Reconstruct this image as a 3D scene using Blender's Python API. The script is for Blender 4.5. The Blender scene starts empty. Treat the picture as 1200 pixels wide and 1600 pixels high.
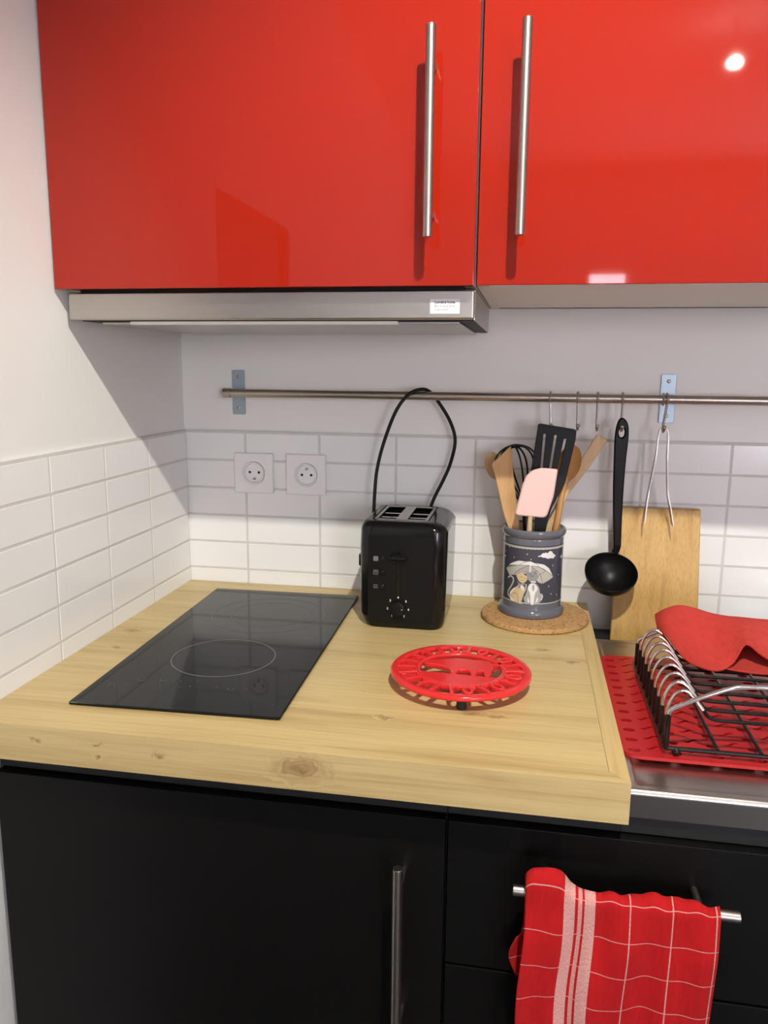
import bpy, bmesh, math, random
from mathutils import Vector, Matrix
random.seed(7)
H = 0.9                    # worktop height above the floor; all coordinates below are given from the worktop's top
C = bpy.context.scene.collection
PI = math.pi
sc = bpy.context.scene
sc.view_settings.view_transform = 'Standard'
sc.view_settings.look = 'None'
sc.view_settings.gamma = 1
sc.view_settings.exposure = 0.04
sc.view_settings.use_curve_mapping = False

# ------------------------------------------------------------------ materials
def N(nt, typ, **kw):
    n = nt.nodes.new(typ)
    for k, v in kw.items():
        if hasattr(n, k): setattr(n, k, v)
        else: n.inputs[k.replace('_', ' ')].default_value = v
    return n
def mat(name, col, rough=.5, metal=0., spec=.5, noise=0., nscale=40., bump=0., bscale=200., stretch=(1, 1, 1), coat=0., trans=0., sheen=0., aniso=0.):
    m = bpy.data.materials.new(name); m.use_nodes = True
    nt = m.node_tree; b = nt.nodes['Principled BSDF']
    b.inputs['Base Color'].default_value = (*col, 1)
    b.inputs['Roughness'].default_value = rough
    b.inputs['Metallic'].default_value = metal
    b.inputs['Specular IOR Level'].default_value = spec
    b.inputs['Coat Weight'].default_value = coat
    b.inputs['Coat Roughness'].default_value = .03
    b.inputs['Transmission Weight'].default_value = trans
    b.inputs['Sheen Weight'].default_value = sheen
    tc = N(nt, 'ShaderNodeTexCoord'); mp = N(nt, 'ShaderNodeMapping')
    mp.inputs['Scale'].default_value = stretch
    nt.links.new(tc.outputs['Object'], mp.inputs['Vector'])
    nz = N(nt, 'ShaderNodeTexNoise', Scale=nscale, Detail=4.)
    nt.links.new(mp.outputs[0], nz.inputs['Vector'])
    if noise > 0:
        mx = N(nt, 'ShaderNodeMixRGB')
        mx.inputs[1].default_value = (*[c * (1 - noise) for c in col], 1)
        mx.inputs[2].default_value = (*[min(1, c * (1 + noise)) for c in col], 1)
        nt.links.new(nz.outputs['Fac'], mx.inputs[0]); nt.links.new(mx.outputs[0], b.inputs['Base Color'])
    else:                                          # a little wear in the gloss
        mr = N(nt, 'ShaderNodeMapRange'); mr.inputs[3].default_value = rough * .92; mr.inputs[4].default_value = min(1, rough * 1.08)
        nt.links.new(nz.outputs['Fac'], mr.inputs[0]); nt.links.new(mr.outputs[0], b.inputs['Roughness'])
    if bump > 0:
        n2 = N(nt, 'ShaderNodeTexNoise', Scale=bscale, Detail=3.)
        nt.links.new(mp.outputs[0], n2.inputs['Vector'])
        bp = N(nt, 'ShaderNodeBump', Strength=bump, Distance=.002)
        nt.links.new(n2.outputs['Fac'], bp.inputs['Height']); nt.links.new(bp.outputs[0], b.inputs['Normal'])
    return m
def emis(name, col, s):
    m = bpy.data.materials.new(name); m.use_nodes = True; b = m.node_tree.nodes['Principled BSDF']
    b.inputs['Base Color'].default_value = (*col, 1)
    b.inputs['Emission Color'].default_value = (*col, 1); b.inputs['Emission Strength'].default_value = s
    return m
def wood(name, c1, c2, axis='x', scale=1., rough=.35, knots=(), mid=None, fine=.5):
    """long grain along an axis; knots: (x, y, z, radius)"""
    m = bpy.data.materials.new(name); m.use_nodes = True
    nt = m.node_tree; b = nt.nodes['Principled BSDF']; L = nt.links.new
    b.inputs['Roughness'].default_value = rough
    tc = N(nt, 'ShaderNodeTexCoord'); src = tc.outputs['Object']
    kfac = None
    if knots:                                      # irregular outlines for the knots
        wn = N(nt, 'ShaderNodeTexNoise', Scale=75., Detail=3.); L(tc.outputs['Object'], wn.inputs['Vector'])
        w1 = N(nt, 'ShaderNodeVectorMath', operation='SUBTRACT'); L(wn.outputs['Color'], w1.inputs[0]); w1.inputs[1].default_value = (.5, .5, .5)
        w2 = N(nt, 'ShaderNodeVectorMath', operation='MULTIPLY_ADD'); L(w1.outputs[0], w2.inputs[0]); w2.inputs[1].default_value = (.022, .022, .022); L(tc.outputs['Object'], w2.inputs[2])
        warped = w2.outputs[0]
    for k in [(a - .4, b + .34, c + .0493, r) for a, b, c, r in knots]:
        sub = N(nt, 'ShaderNodeVectorMath', operation='SUBTRACT'); sub.inputs[1].default_value = k[:3]
        L(warped, sub.inputs[0])
        scl = N(nt, 'ShaderNodeVectorMath', operation='MULTIPLY')
        scl.inputs[1].default_value = (.5, 1, 1) if axis == 'x' else (1, .5, 1)
        L(sub.outputs[0], scl.inputs[0])
        ln = N(nt, 'ShaderNodeVectorMath', operation='LENGTH'); L(scl.outputs[0], ln.inputs[0])
        mr = N(nt, 'ShaderNodeMapRange'); mr.inputs[1].default_value = k[3]; mr.inputs[2].default_value = 0.
        L(ln.outputs['Value'], mr.inputs[0])
        if kfac is None: kfac = mr.outputs[0]
        else:
            ad = N(nt, 'ShaderNodeMath', operation='MAXIMUM'); L(kfac, ad.inputs[0]); L(mr.outputs[0], ad.inputs[1]); kfac = ad.outputs[0]
    mp = N(nt, 'ShaderNodeMapping')
    s = {'x': (1.6, 22, 22), 'y': (22, 1.6, 22), 'z': (22, 22, 1.6)}[axis]
    mp.inputs['Scale'].default_value = [q * scale for q in s]
    L(src, mp.inputs['Vector'])
    vec = mp.outputs[0]
    if kfac is not None:
        cmb = N(nt, 'ShaderNodeVectorMath', operation='MULTIPLY_ADD')
        cx = N(nt, 'ShaderNodeCombineXYZ')
        for i in range(3): L(kfac, cx.inputs[i])
        cmb.inputs[1].default_value = (.3, 2.2, 2.2) if axis == 'x' else (2.2, .3, 2.2)
        L(cx.outputs[0], cmb.inputs[0]); L(vec, cmb.inputs[2]); vec = cmb.outputs[0]
    n1 = N(nt, 'ShaderNodeTexNoise', Scale=1., Detail=6., Roughness=.62, Distortion=.5); L(vec, n1.inputs['Vector'])
    mp2 = N(nt, 'ShaderNodeMapping'); s2 = {'x': (6, 260, 260), 'y': (260, 6, 260), 'z': (260, 260, 6)}[axis]
    mp2.inputs['Scale'].default_value = [q * scale for q in s2]; L(src, mp2.inputs['Vector'])
    n2 = N(nt, 'ShaderNodeTexNoise', Scale=1., Detail=3.); L(mp2.outputs[0], n2.inputs['Vector'])
    ramp = N(nt, 'ShaderNodeValToRGB')
    ramp.color_ramp.elements[0].position = .33; ramp.color_ramp.elements[0].color = (*c2, 1)
    ramp.color_ramp.elements[1].position = .66; ramp.color_ramp.elements[1].color = (*c1, 1)
    e = ramp.color_ramp.elements.new(.47); e.color = (*(mid or [(p * .7 + q * .3) for p, q in zip(c1, c2)]), 1)
    L(n1.outputs['Fac'], ramp.inputs[0])
    mx = N(nt, 'ShaderNodeMixRGB', blend_type='MULTIPLY'); mx.inputs[0].default_value = fine
    r2 = N(nt, 'ShaderNodeValToRGB'); r2.color_ramp.elements[0].color = (.7, .66, .6, 1); r2.color_ramp.elements[1].color = (1, 1, 1, 1)
    r2.color_ramp.elements[0].position = .3; r2.color_ramp.elements[1].position = .55
    L(n2.outputs['Fac'], r2.inputs[0]); L(ramp.outputs[0], mx.inputs[1]); L(r2.outputs[0], mx.inputs[2])
    out = mx.outputs[0]
    if kfac is not None:
        m2 = N(nt, 'ShaderNodeMixRGB'); kr = N(nt, 'ShaderNodeValToRGB')
        kr.color_ramp.elements[0].position = .25; kr.color_ramp.elements[0].color = (0, 0, 0, 1)
        kr.color_ramp.elements[1].position = .95; kr.color_ramp.elements[1].color = (.85, .85, .85, 1)
        for p_, v_ in ((.40, .32), (.48, .16), (.60, .62), (.68, .40)): kr.color_ramp.elements.new(p_).color = (v_, v_, v_, 1)
        L(kfac, kr.inputs[0]); L(kr.outputs[0], m2.inputs[0]); L(out, m2.inputs[1]); m2.inputs[2].default_value = (.20, .085, .03, 1)
        out = m2.outputs[0]
    L(out, b.inputs['Base Color'])
    bp = N(nt, 'ShaderNodeBump', Strength=.08, Distance=.001); L(n2.outputs['Fac'], bp.inputs['Height']); L(bp.outputs[0], b.inputs['Normal'])
    return m
def cork(name):
    m = mat(name, (.44, .235, .085), .85, noise=0, bump=.6, bscale=260)
    nt = m.node_tree; b = nt.nodes['Principled BSDF']; tc = [n for n in nt.nodes if n.type == 'TEX_COORD'][0]
    v = N(nt, 'ShaderNodeTexVoronoi', Scale=330.); nt.links.new(tc.outputs['Object'], v.inputs['Vector'])
    r = N(nt, 'ShaderNodeValToRGB')
    for i, (p, c) in enumerate(((0, (.27, .13, .04, 1)), (.2, (.44, .245, .09, 1)))): r.color_ramp.elements[i].position = p; r.color_ramp.elements[i].color = c
    e = r.color_ramp.elements.new(.9); e.color = (.54, .32, .13, 1)
    sp = N(nt, 'ShaderNodeSeparateColor'); nt.links.new(v.outputs['Color'], sp.inputs[0]); nt.links.new(sp.outputs[0], r.inputs[0])
    nt.links.new(r.outputs[0], b.inputs['Base Color'])
    return m
def fabric(name, col, twill=True, stripes=None):
    m = bpy.data.materials.new(name); m.use_nodes = True
    nt = m.node_tree; b = nt.nodes['Principled BSDF']; L = nt.links.new
    b.inputs['Roughness'].default_value = .9; b.inputs['Specular IOR Level'].default_value = .15; b.inputs['Sheen Weight'].default_value = .05
    b.inputs['Sheen Tint'].default_value = (1, .5, .45, 1)
    uv = N(nt, 'ShaderNodeUVMap'); sep = N(nt, 'ShaderNodeSeparateXYZ'); L(uv.outputs[0], sep.inputs[0])
    nz = N(nt, 'ShaderNodeTexNoise', Scale=60., Detail=5.); L(uv.outputs[0], nz.inputs['Vector'])
    mx = N(nt, 'ShaderNodeMixRGB'); L(nz.outputs['Fac'], mx.inputs[0])
    mx.inputs[1].default_value = (*[c * .82 for c in col], 1); mx.inputs[2].default_value = (*[min(1, c * 1.15) for c in col], 1)
    out = mx.outputs[0]
    def band(sock, a, w, fac):
        """1 where |sock - a| < w"""
        d = N(nt, 'ShaderNodeMath', operation='SUBTRACT'); L(sock, d.inputs[0]); d.inputs[1].default_value = a
        ab = N(nt, 'ShaderNodeMath', operation='ABSOLUTE'); L(d.outputs[0], ab.inputs[0])
        lt = N(nt, 'ShaderNodeMath', operation='LESS_THAN'); L(ab.outputs[0], lt.inputs[0]); lt.inputs[1].default_value = w
        mu = N(nt, 'ShaderNodeMath', operation='MULTIPLY'); L(lt.outputs[0], mu.inputs[0]); mu.inputs[1].default_value = fac
        return mu.outputs[0]
    if stripes:
        acc = None; us, vper, voff, vw = stripes
        socks = [band(sep.outputs[0], a, w, f) for a, w, f in us]
        md = N(nt, 'ShaderNodeMath', operation='ADD'); L(sep.outputs[1], md.inputs[0]); md.inputs[1].default_value = -voff + 50 * vper
        mo = N(nt, 'ShaderNodeMath', operation='MODULO'); L(md.outputs[0], mo.inputs[0]); mo.inputs[1].default_value = vper
        socks.append(band(mo.outputs[0], vper / 2, vw, .6))
        for s in socks:
            if acc is None: acc = s
            else:
                a = N(nt, 'ShaderNodeMath', operation='MAXIMUM'); L(acc, a.inputs[0]); L(s, a.inputs[1]); acc = a.outputs[0]
        # the thread shows the red ground through it
        n3 = N(nt, 'ShaderNodeTexNoise', Scale=420., Detail=2.); L(uv.outputs[0], n3.inputs['Vector'])
        mr = N(nt, 'ShaderNodeMapRange'); mr.inputs[1].default_value = .35; mr.inputs[2].default_value = .65; mr.inputs[3].default_value = .42; mr.inputs[4].default_value = 1.
        L(n3.outputs['Fac'], mr.inputs[0])
        mm = N(nt, 'ShaderNodeMath', operation='MULTIPLY'); L(acc, mm.inputs[0]); L(mr.outputs[0], mm.inputs[1])
        m2 = N(nt, 'ShaderNodeMixRGB'); L(mm.outputs[0], m2.inputs[0]); L(out, m2.inputs[1]); m2.inputs[2].default_value = (.82, .66, .58, 1); out = m2.outputs[0]
    L(out, b.inputs['Base Color'])
    gz = N(nt, 'ShaderNodeTexNoise', Scale=22., Detail=4., Distortion=.6); L(uv.outputs[0], gz.inputs['Vector'])
    b0 = N(nt, 'ShaderNodeBump', Strength=.35, Distance=.004); L(gz.outputs['Fac'], b0.inputs['Height'])
    wv = N(nt, 'ShaderNodeTexWave', Scale=150. if twill else 320., bands_direction='DIAGONAL'); L(uv.outputs[0], wv.inputs['Vector'])
    bp = N(nt, 'ShaderNodeBump', Strength=.7 if twill else .12, Distance=.0025); L(wv.outputs['Fac'], bp.inputs['Height']); L(b0.outputs[0], bp.inputs['Normal']); L(bp.outputs[0], b.inputs['Normal'])
    return m

M = {}
M['paint'] = mat('white_wall_paint', (.80, .79, .76), .6, bump=.05, bscale=300, noise=.012, nscale=3)
M['tile'] = mat('white_tile_glaze', (.80, .80, .785), .16, noise=.015, nscale=6)
M['grout'] = mat('grey_grout', (.60, .585, .56), .85, noise=.08)
M['ceiling'] = mat('ceiling_paint', (.8, .79, .77), .7, noise=.01)
M['floor'] = mat('floor_laminate', (.05, .038, .03), .4, noise=.2, nscale=8, stretch=(1, 12, 1))
M['red_gloss'] = mat('red_gloss_lacquer', (.325, .0145, .005), .035, spec=.45)
M['red_edge'] = mat('door_edge_band', (.55, .45, .40), .35)
M['white_board'] = mat('white_melamine', (.78, .74, .68), .4)
M['dark'] = mat('dark_recess', (.012, .012, .012), .6)
M['black_front'] = mat('black_matte_front', (.0045, .0045, .004), .38, spec=.2)
M['black_body'] = mat('black_cabinet_body', (.012, .012, .012), .5)
M['steel'] = mat('brushed_steel', (.46, .43, .38), .3, metal=1., noise=.08, nscale=60, stretch=(60, 60, 1))
M['steel_h'] = mat('brushed_steel_lengthwise', (.47, .445, .405), .33, metal=1., noise=.10, nscale=50, stretch=(1, 60, 60))
M['steel_sink'] = mat('worn_sink_steel', (.60, .57, .52), .3, metal=1., noise=.06, nscale=90)
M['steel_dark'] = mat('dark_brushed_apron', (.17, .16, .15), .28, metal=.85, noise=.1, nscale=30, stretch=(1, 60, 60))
M['zinc'] = mat('zinc_plate', (.33, .40, .46), .4, metal=.6, noise=.05)
M['rail'] = mat('satin_nickel', (.42, .38, .34), .32, metal=1.)
M['chrome'] = mat('chrome', (.78, .77, .76), .1, metal=1.)
M['chrome_red'] = mat('bare_wire_steel', (.66, .58, .55), .16, metal=1.)
M['glass_black'] = mat('black_ceramic_glass', (.007, .008, .008), .05, spec=.26)
M['ring'] = mat('grey_screen_print', (.17, .17, .17), .3)
M['ring_dim'] = mat('faint_screen_print', (.07, .07, .07), .3)
M['blk_plastic'] = mat('black_plastic', (.006, .006, .006), .3, spec=.3)
M['blk_gloss'] = mat('gloss_black_plastic', (.004, .004, .004), .13, spec=.4)
M['blk_satin'] = mat('satin_black_plastic', (.006, .0062, .0058), .34, spec=.2)
M['blk_nylon'] = mat('black_nylon', (.0045, .0045, .0045), .38, spec=.22)
M['cord'] = mat('black_rubber_cord', (.006, .006, .006), .5, spec=.25)
M['print_grey'] = mat('grey_marking', (.14, .14, .14), .5)
M['print_white'] = mat('white_marking', (.8, .8, .78), .5)
M['paper'] = mat('white_paper_label', (.74, .73, .75), .6)
M['ink'] = mat('black_ink', (.03, .03, .03), .6)
M['ink_grey'] = mat('grey_ink', (.11, .11, .11), .6)
M['socket'] = mat('white_socket_plastic', (.80, .79, .78), .35)
M['hole'] = mat('socket_hole', (.01, .01, .01), .8)
M['pin'] = mat('earth_pin', (.35, .32, .28), .3, metal=1.)
M['crock'] = mat('grey_glaze', (.125, .13, .155), .12, noise=.04)
M['crock_in'] = mat('crock_inside_glaze', (.6, .6, .58), .2)
M['crock_band'] = mat('dark_slate_glaze', (.062, .062, .082), .16)
M['d_white'] = mat('decal_white', (.74, .74, .72), .25)
M['d_cream'] = mat('decal_cream_grey', (.46, .45, .40), .25)
M['d_grey'] = mat('decal_grey', (.36, .36, .35), .25)
M['d_beige'] = mat('decal_beige', (.60, .48, .28), .25)
M['d_cat'] = mat('decal_mid_grey', (.27, .27, .28), .25)
M['d_ink'] = mat('decal_ink', (.02, .02, .025), .25)
M['cork'] = cork('cork')
M['trivet'] = mat('red_enamel', (.70, .028, .030), .14, bump=.12, bscale=55)
M['rubber'] = mat('black_rubber', (.012, .012, .012), .6)
M['pink'] = mat('pink_silicone', (.74, .50, .465), .5)
M['mat_red'] = mat('red_rubber_mat', (.43, .008, .012), .38, noise=.06)
M['wire'] = mat('black_coated_wire', (.006, .006, .005), .25, spec=.35)
M['oak'] = wood('oak_laminate', (.63, .482, .225), (.455, .32, .13), 'x', 1., .38,
    knots=((.437, -.684, -.023, .024), (.10, -.684, -.02, .006), (.18, -.684, -.016, .005), (.182, -.684, -.032, .005), (.262, -.684, -.022, .008), (.628, -.54, 0, .013), (.66, -.545, 0, .009), (.725, -.285, 0, .009), (.765, -.33, 0, .010), (.04, -.33, 0, .014), (.06, -.41, 0, .01), (.52, -.575, 0, .009)))
M['oak_end'] = wood('oak_laminate_end_strip', (.625, .46, .205), (.50, .35, .145), 'y', 1., .38)
M['bamboo'] = wood('bamboo_board', (.60, .37, .115), (.46, .255, .065), 'z', 2.2, .45, fine=.6)
M['beech'] = wood('beech_wood', (.56, .33, .14), (.42, .22, .08), 'z', 1.2, .55, fine=.4)
M['beech_pale'] = wood('pale_beech_wood', (.62, .43, .24), (.52, .34, .17), 'z', 1.2, .55, fine=.3)
M['olive'] = wood('orange_beech_wood', (.54, .27, .08), (.38, .17, .05), 'z', 1.2, .5, fine=.4)
M['cloth'] = fabric('red_cotton_twill', (.72, .062, .048))
M['towel'] = fabric('red_checked_linen', (.46, .010, .012), False,
    ([(.232, .030, .66), (.289, .011, .58), (.340, .028, .66), (.548, .0032, .6), (.765, .0032, .6), (.982, .0032, .6)], .0405, .0203, .00045))
M['lamp_glass'] = emis('lit_lamp_globe', (1., .88, .80), 110.)
M['window_light'] = emis('lit_window_daylight', (.90, .885, 1.), 17.)
M['door_wood'] = wood('dark_brown_door', (.05, .022, .012), (.03, .014, .008), 'z', 1., .5)

# ------------------------------------------------------------------ mesh helpers
def bmn(): return bmesh.new()
def box(bm, x0, x1, y0, y1, z0, z1, bev=0., seg=2, mi=0):
    g = bmesh.ops.create_cube(bm, size=1.)
    vs = g['verts']
    for v in vs:
        v.co = Vector(((x0 + x1) / 2 + v.co.x * (x1 - x0), (y0 + y1) / 2 + v.co.y * (y1 - y0), (z0 + z1) / 2 + v.co.z * (z1 - z0)))
    fs = {f for v in vs for f in v.link_faces}
    for f in fs: f.material_index = mi
    if bev > 0:
        es = list({e for v in vs for e in v.link_edges})
        r = bmesh.ops.bevel(bm, geom=es, offset=bev, segments=seg, profile=.5, affect='EDGES', clamp_overlap=True)
        for f in r['faces']: f.material_index = mi
    return vs
def loop_bridge(bm, a, b, mi=0):
    n = len(a)
    for i in range(n):
        try:
            f = bm.faces.new((a[i], a[(i + 1) % n], b[(i + 1) % n], b[i])); f.material_index = mi
        except ValueError: pass
def ring(bm, pts): return [bm.verts.new(p) for p in pts]
def frame_dirs(pts):
    out = []; n = len(pts)
    for i in range(n):
        a = pts[max(0, i - 1)]; b = pts[min(n - 1, i + 1)]
        d = (b - a)
        out.append(d.normalized() if d.length > 1e-9 else Vector((0, 0, 1)))
    return out
def tube(bm, pts, r, n=10, mi=0, closed=False, caps=True, flat=None):
    """sweep a circle (or flat=(w,h) ellipse) along pts; r a number or a list"""
    pts = [Vector(p) for p in pts]
    # drop duplicates
    q = [pts[0]]
    for p in pts[1:]:
        if (p - q[-1]).length > 1e-6: q.append(p)
    pts = q; m = len(pts)
    ds = frame_dirs(pts)
    if closed:
        ds = [(pts[(i + 1) % m] - pts[i - 1]).normalized() for i in range(m)]
    up = Vector((0, 0, 1)) if abs(ds[0].z) < .9 else Vector((0, 1, 0))
    nrm = (up - ds[0] * up.dot(ds[0])).normalized()
    rings = []
    for i in range(m):
        d = ds[i]; nrm = (nrm - d * nrm.dot(d)).normalized(); bi = d.cross(nrm)
        rr = r[min(i, len(r) - 1)] if isinstance(r, (list, tuple)) else r
        if flat: a, b = flat
        else: a = b = rr
        rings.append(ring(bm, [pts[i] + nrm * (math.cos(2 * PI * k / n) * a) + bi * (math.sin(2 * PI * k / n) * b) for k in range(n)]))
    for i in range(m - 1): loop_bridge(bm, rings[i], rings[i + 1], mi)
    if closed: loop_bridge(bm, rings[-1], rings[0], mi)
    elif caps:
        for rg, rev in ((rings[0], True), (rings[-1], False)):
            f = bm.faces.new(rg[::-1] if rev else rg); f.material_index = mi
def cyl(bm, a, b, r, n=20, mi=0, bev=0.):
    a = Vector(a); b = Vector(b)
    if bev > 0:
        d = (b - a).normalized()
        tube(bm, [a, a + d * bev * .3, a + d * bev, b - d * bev, b - d * bev * .3, b], [r - bev, r - bev * .3, r, r, r - bev * .3, r - bev], n, mi)
    else: tube(bm, [a, b], r, n, mi)
def lathe(bm, c, prof, n=48, mi=0, axis=None, close=True, mis=None):
    """prof: (radius, height) list revolved about axis through c"""
    c = Vector(c); ax = Vector(axis or (0, 0, 1)).normalized()
    u = Vector((1, 0, 0)); u = (u - ax * u.dot(ax)).normalized(); v = ax.cross(u)
    rings = []
    for r, h in prof:
        if r < 1e-6: rings.append([bm.verts.new(c + ax * h)])
        else: rings.append(ring(bm, [c + ax * h + u * (r * math.cos(2 * PI * k / n)) + v * (r * math.sin(2 * PI * k / n)) for k in range(n)]))
    for i in range(len(rings) - 1):
        a, b = rings[i], rings[i + 1]; mm = mis[i] if mis else mi
        if len(a) == 1 and len(b) == 1: continue
        if len(a) == 1:
            for k in range(n): bm.faces.new((a[0], b[(k + 1) % n], b[k])).material_index = mm
        elif len(b) == 1:
            for k in range(n): bm.faces.new((a[k], a[(k + 1) % n], b[0])).material_index = mm
        else: loop_bridge(bm, a, b, mm)
def sphere(bm, c, r, n=16, mi=0, sx=1, sy=1, sz=1):
    g = bmesh.ops.create_uvsphere(bm, u_segments=n, v_segments=max(6, n // 2), radius=r)
    for v in g['verts']: v.co = Vector((c[0] + v.co.x * sx, c[1] + v.co.y * sy, c[2] + v.co.z * sz))
    for f in {f for v in g['verts'] for f in v.link_faces}: f.material_index = mi
def smooth_poly(pts, it=2):
    """Chaikin corner cutting of a closed polygon"""
    for _ in range(it):
        q = []
        for i in range(len(pts)):
            a = pts[i]; b = pts[(i + 1) % len(pts)]
            q += [tuple(.75 * s + .25 * t for s, t in zip(a, b)), tuple(.25 * s + .75 * t for s, t in zip(a, b))]
        pts = q
    return pts
def round_poly(pts, r, seg=4):
    """round each corner of a closed polygon by a fillet of about r"""
    out = []; n = len(pts)
    for i in range(n):
        p = Vector(pts[i]); a = Vector(pts[i - 1]); b = Vector(pts[(i + 1) % n])
        ra = min(r, (a - p).length * .45); rb = min(r, (b - p).length * .45)
        s = p + (a - p).normalized() * ra; e = p + (b - p).normalized() * rb
        for k in range(seg + 1):
            t = k / seg; out.append(tuple(s * (1 - t) ** 2 + p * 2 * t * (1 - t) + e * t * t))
    return out
def crom(pts, sub=6):
    """Catmull-Rom through points"""
    P = [Vector(p) for p in pts]; out = []
    for i in range(len(P) - 1):
        p0 = P[max(0, i - 1)]; p1 = P[i]; p2 = P[i + 1]; p3 = P[min(len(P) - 1, i + 2)]
        for k in range(sub):
            t = k / sub
            out.append(.5 * ((2 * p1) + (p2 - p0) * t + (2 * p0 - 5 * p1 + 4 * p2 - p3) * t * t + (3 * p1 - p0 - 3 * p2 + p3) * t ** 3))
    out.append(P[-1]); return out
def slab(bm, pts, fn, t, holes=(), bev=0., mi=0):
    """extrude a closed 2-D outline (with holes): fn(u, v, w) gives 3-D, w from 0 to t; small chamfer bev on both faces"""
    def area(p): return sum(p[i][0] * p[(i + 1) % len(p)][1] - p[(i + 1) % len(p)][0] * p[i][1] for i in range(len(p)))
    def inset(p, d):
        n = len(p); o = []; s = 1 if area(p) > 0 else -1
        for i in range(n):
            a = Vector(p[i - 1]); b = Vector(p[i]); c = Vector(p[(i + 1) % n])
            e1 = b - a; e2 = c - b
            n1 = Vector((-e1.y, e1.x)); n2 = Vector((-e2.y, e2.x))
            nn = n1.normalized() + n2.normalized() if n1.length > 0 and n2.length > 0 else n1 + n2
            if nn.length > 1e-9: nn.normalize()
            o.append(tuple(b + nn * (d * s)))
        return o
    loops = [(list(pts), 1)] + [(list(h), -1) for h in holes]
    levels = [(0., bev), (bev, 0.), (t - bev, 0.), (t, bev)] if bev > 0 else [(0., 0.), (t, 0.)]
    allr = []
    for p, s in loops:
        if area(p) < 0: p = p[::-1]
        rg = []
        for w, ins in levels:
            q = inset(p, ins * s) if ins else p
            rg.append(ring(bm, [fn(a, b, w) for a, b in q]))
        for i in range(len(rg) - 1):
            if s > 0: loop_bridge(bm, rg[i], rg[i + 1], mi)
            else: loop_bridge(bm, rg[i + 1], rg[i], mi)
        allr.append(rg)
    for lev in (0, -1):
        es = []
        for rg in allr:
            r = rg[lev]
            for i in range(len(r)):
                e = bm.edges.get((r[i], r[(i + 1) % len(r)])) or bm.edges.new((r[i], r[(i + 1) % len(r)]))
                es.append(e)
        if len(allr) == 1:
            f = bm.faces.new(allr[0][lev] if lev else allr[0][lev][::-1]); f.material_index = mi
        else:
            g = bmesh.ops.triangle_fill(bm, edges=es, use_beauty=True, use_dissolve=False)
            for f in g['geom']:
                if isinstance(f, bmesh.types.BMFace): f.material_index = mi
def rrect(x0, x1, y0, y1, r, n=5):
    out = []
    for cx, cy, a in ((x1 - r, y1 - r, 0), (x0 + r, y1 - r, 90), (x0 + r, y0 + r, 180), (x1 - r, y0 + r, 270)):
        for k in range(n + 1):
            t = math.radians(a + 90 * k / n); out.append((cx + r * math.cos(t), cy + r * math.sin(t)))
    return out
def circ(cx, cy, r, n=48, ry=None): return [(cx + r * math.cos(2 * PI * k / n), cy + (ry or r) * math.sin(2 * PI * k / n)) for k in range(n)]

ROOT = {}
def origin(o):
    return ROOT.get(o.name, Vector((0, 0, 0)))
def obj(name, bm, m, parent=None, angle=35, base=None, recalc=True, wn=True):
    """link ONE mesh object; bm is in worktop coordinates"""
    if recalc: bmesh.ops.recalc_face_normals(bm, faces=bm.faces)
    o0 = origin(parent) if parent else Vector(base or (0, 0, 0))
    for v in bm.verts: v.co -= o0
    me = bpy.data.meshes.new(name); bm.to_mesh(me); bm.free()
    for p in me.polygons: p.use_smooth = True
    me.set_sharp_from_angle(angle=math.radians(angle))
    for mm in (m if isinstance(m, (list, tuple)) else [m]): me.materials.append(mm)
    o = bpy.data.objects.new(name, me); C.objects.link(o)
    ROOT[o.name] = o0.copy()
    if wn:
        w = o.modifiers.new('weighted_normals', 'WEIGHTED_NORMAL'); w.keep_sharp = True; w.weight = 100; w.thresh = .001
    if parent: o.parent = parent
    else: o.location = o0 + Vector((0, 0, H))
    return o
def tag(o, label, cat, group=None):
    o['label'] = label; o['category'] = cat
    if group: o['group'] = group
    return o
def thing(name, label, cat, loc, group=None):
    o = bpy.data.objects.new(name, None); C.objects.link(o); o.empty_display_size = .05
    o.location = Vector(loc) + Vector((0, 0, H)); ROOT[o.name] = Vector(loc)
    return tag(o, label, cat, group)
def struct(name, bm, m, **kw):
    o = obj(name, bm, m, **kw); o['kind'] = 'structure'; return o
def dup(root, loc, label=None):
    r = root.copy(); C.objects.link(r); r.location = Vector(loc) + Vector((0, 0, H)); ROOT[r.name] = Vector(loc)
    if label: r['label'] = label
    for ch in root.children:
        c = ch.copy(); C.objects.link(c); c.parent = r
        for g in ch.children:
            d = g.copy(); C.objects.link(d); d.parent = c
    return r
def text_bm(bm, s, size, fn, mi=0, align='CENTER', bold=0.):
    """lettering: fn(u, v) gives 3-D"""
    cu = bpy.data.curves.new('lettering', 'FONT'); cu.body = s; cu.size = size; cu.align_x = align; cu.align_y = 'CENTER'; cu.offset = bold; cu.resolution_u = 3
    t = bpy.data.objects.new('lettering', cu); C.objects.link(t)
    bpy.context.view_layer.update()
    dg = bpy.context.evaluated_depsgraph_get()
    me = bpy.data.meshes.new_from_object(t.evaluated_get(dg))
    n0 = len(bm.verts); nf = len(bm.faces)
    bm.from_mesh(me); bm.verts.ensure_lookup_table(); bm.faces.ensure_lookup_table()
    for v in bm.verts[n0:]: v.co = Vector(fn(v.co.x, v.co.y))
    for f in bm.faces[nf:]: f.material_index = mi
    bpy.data.objects.remove(t); bpy.data.curves.remove(cu); bpy.data.meshes.remove(me)

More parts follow.
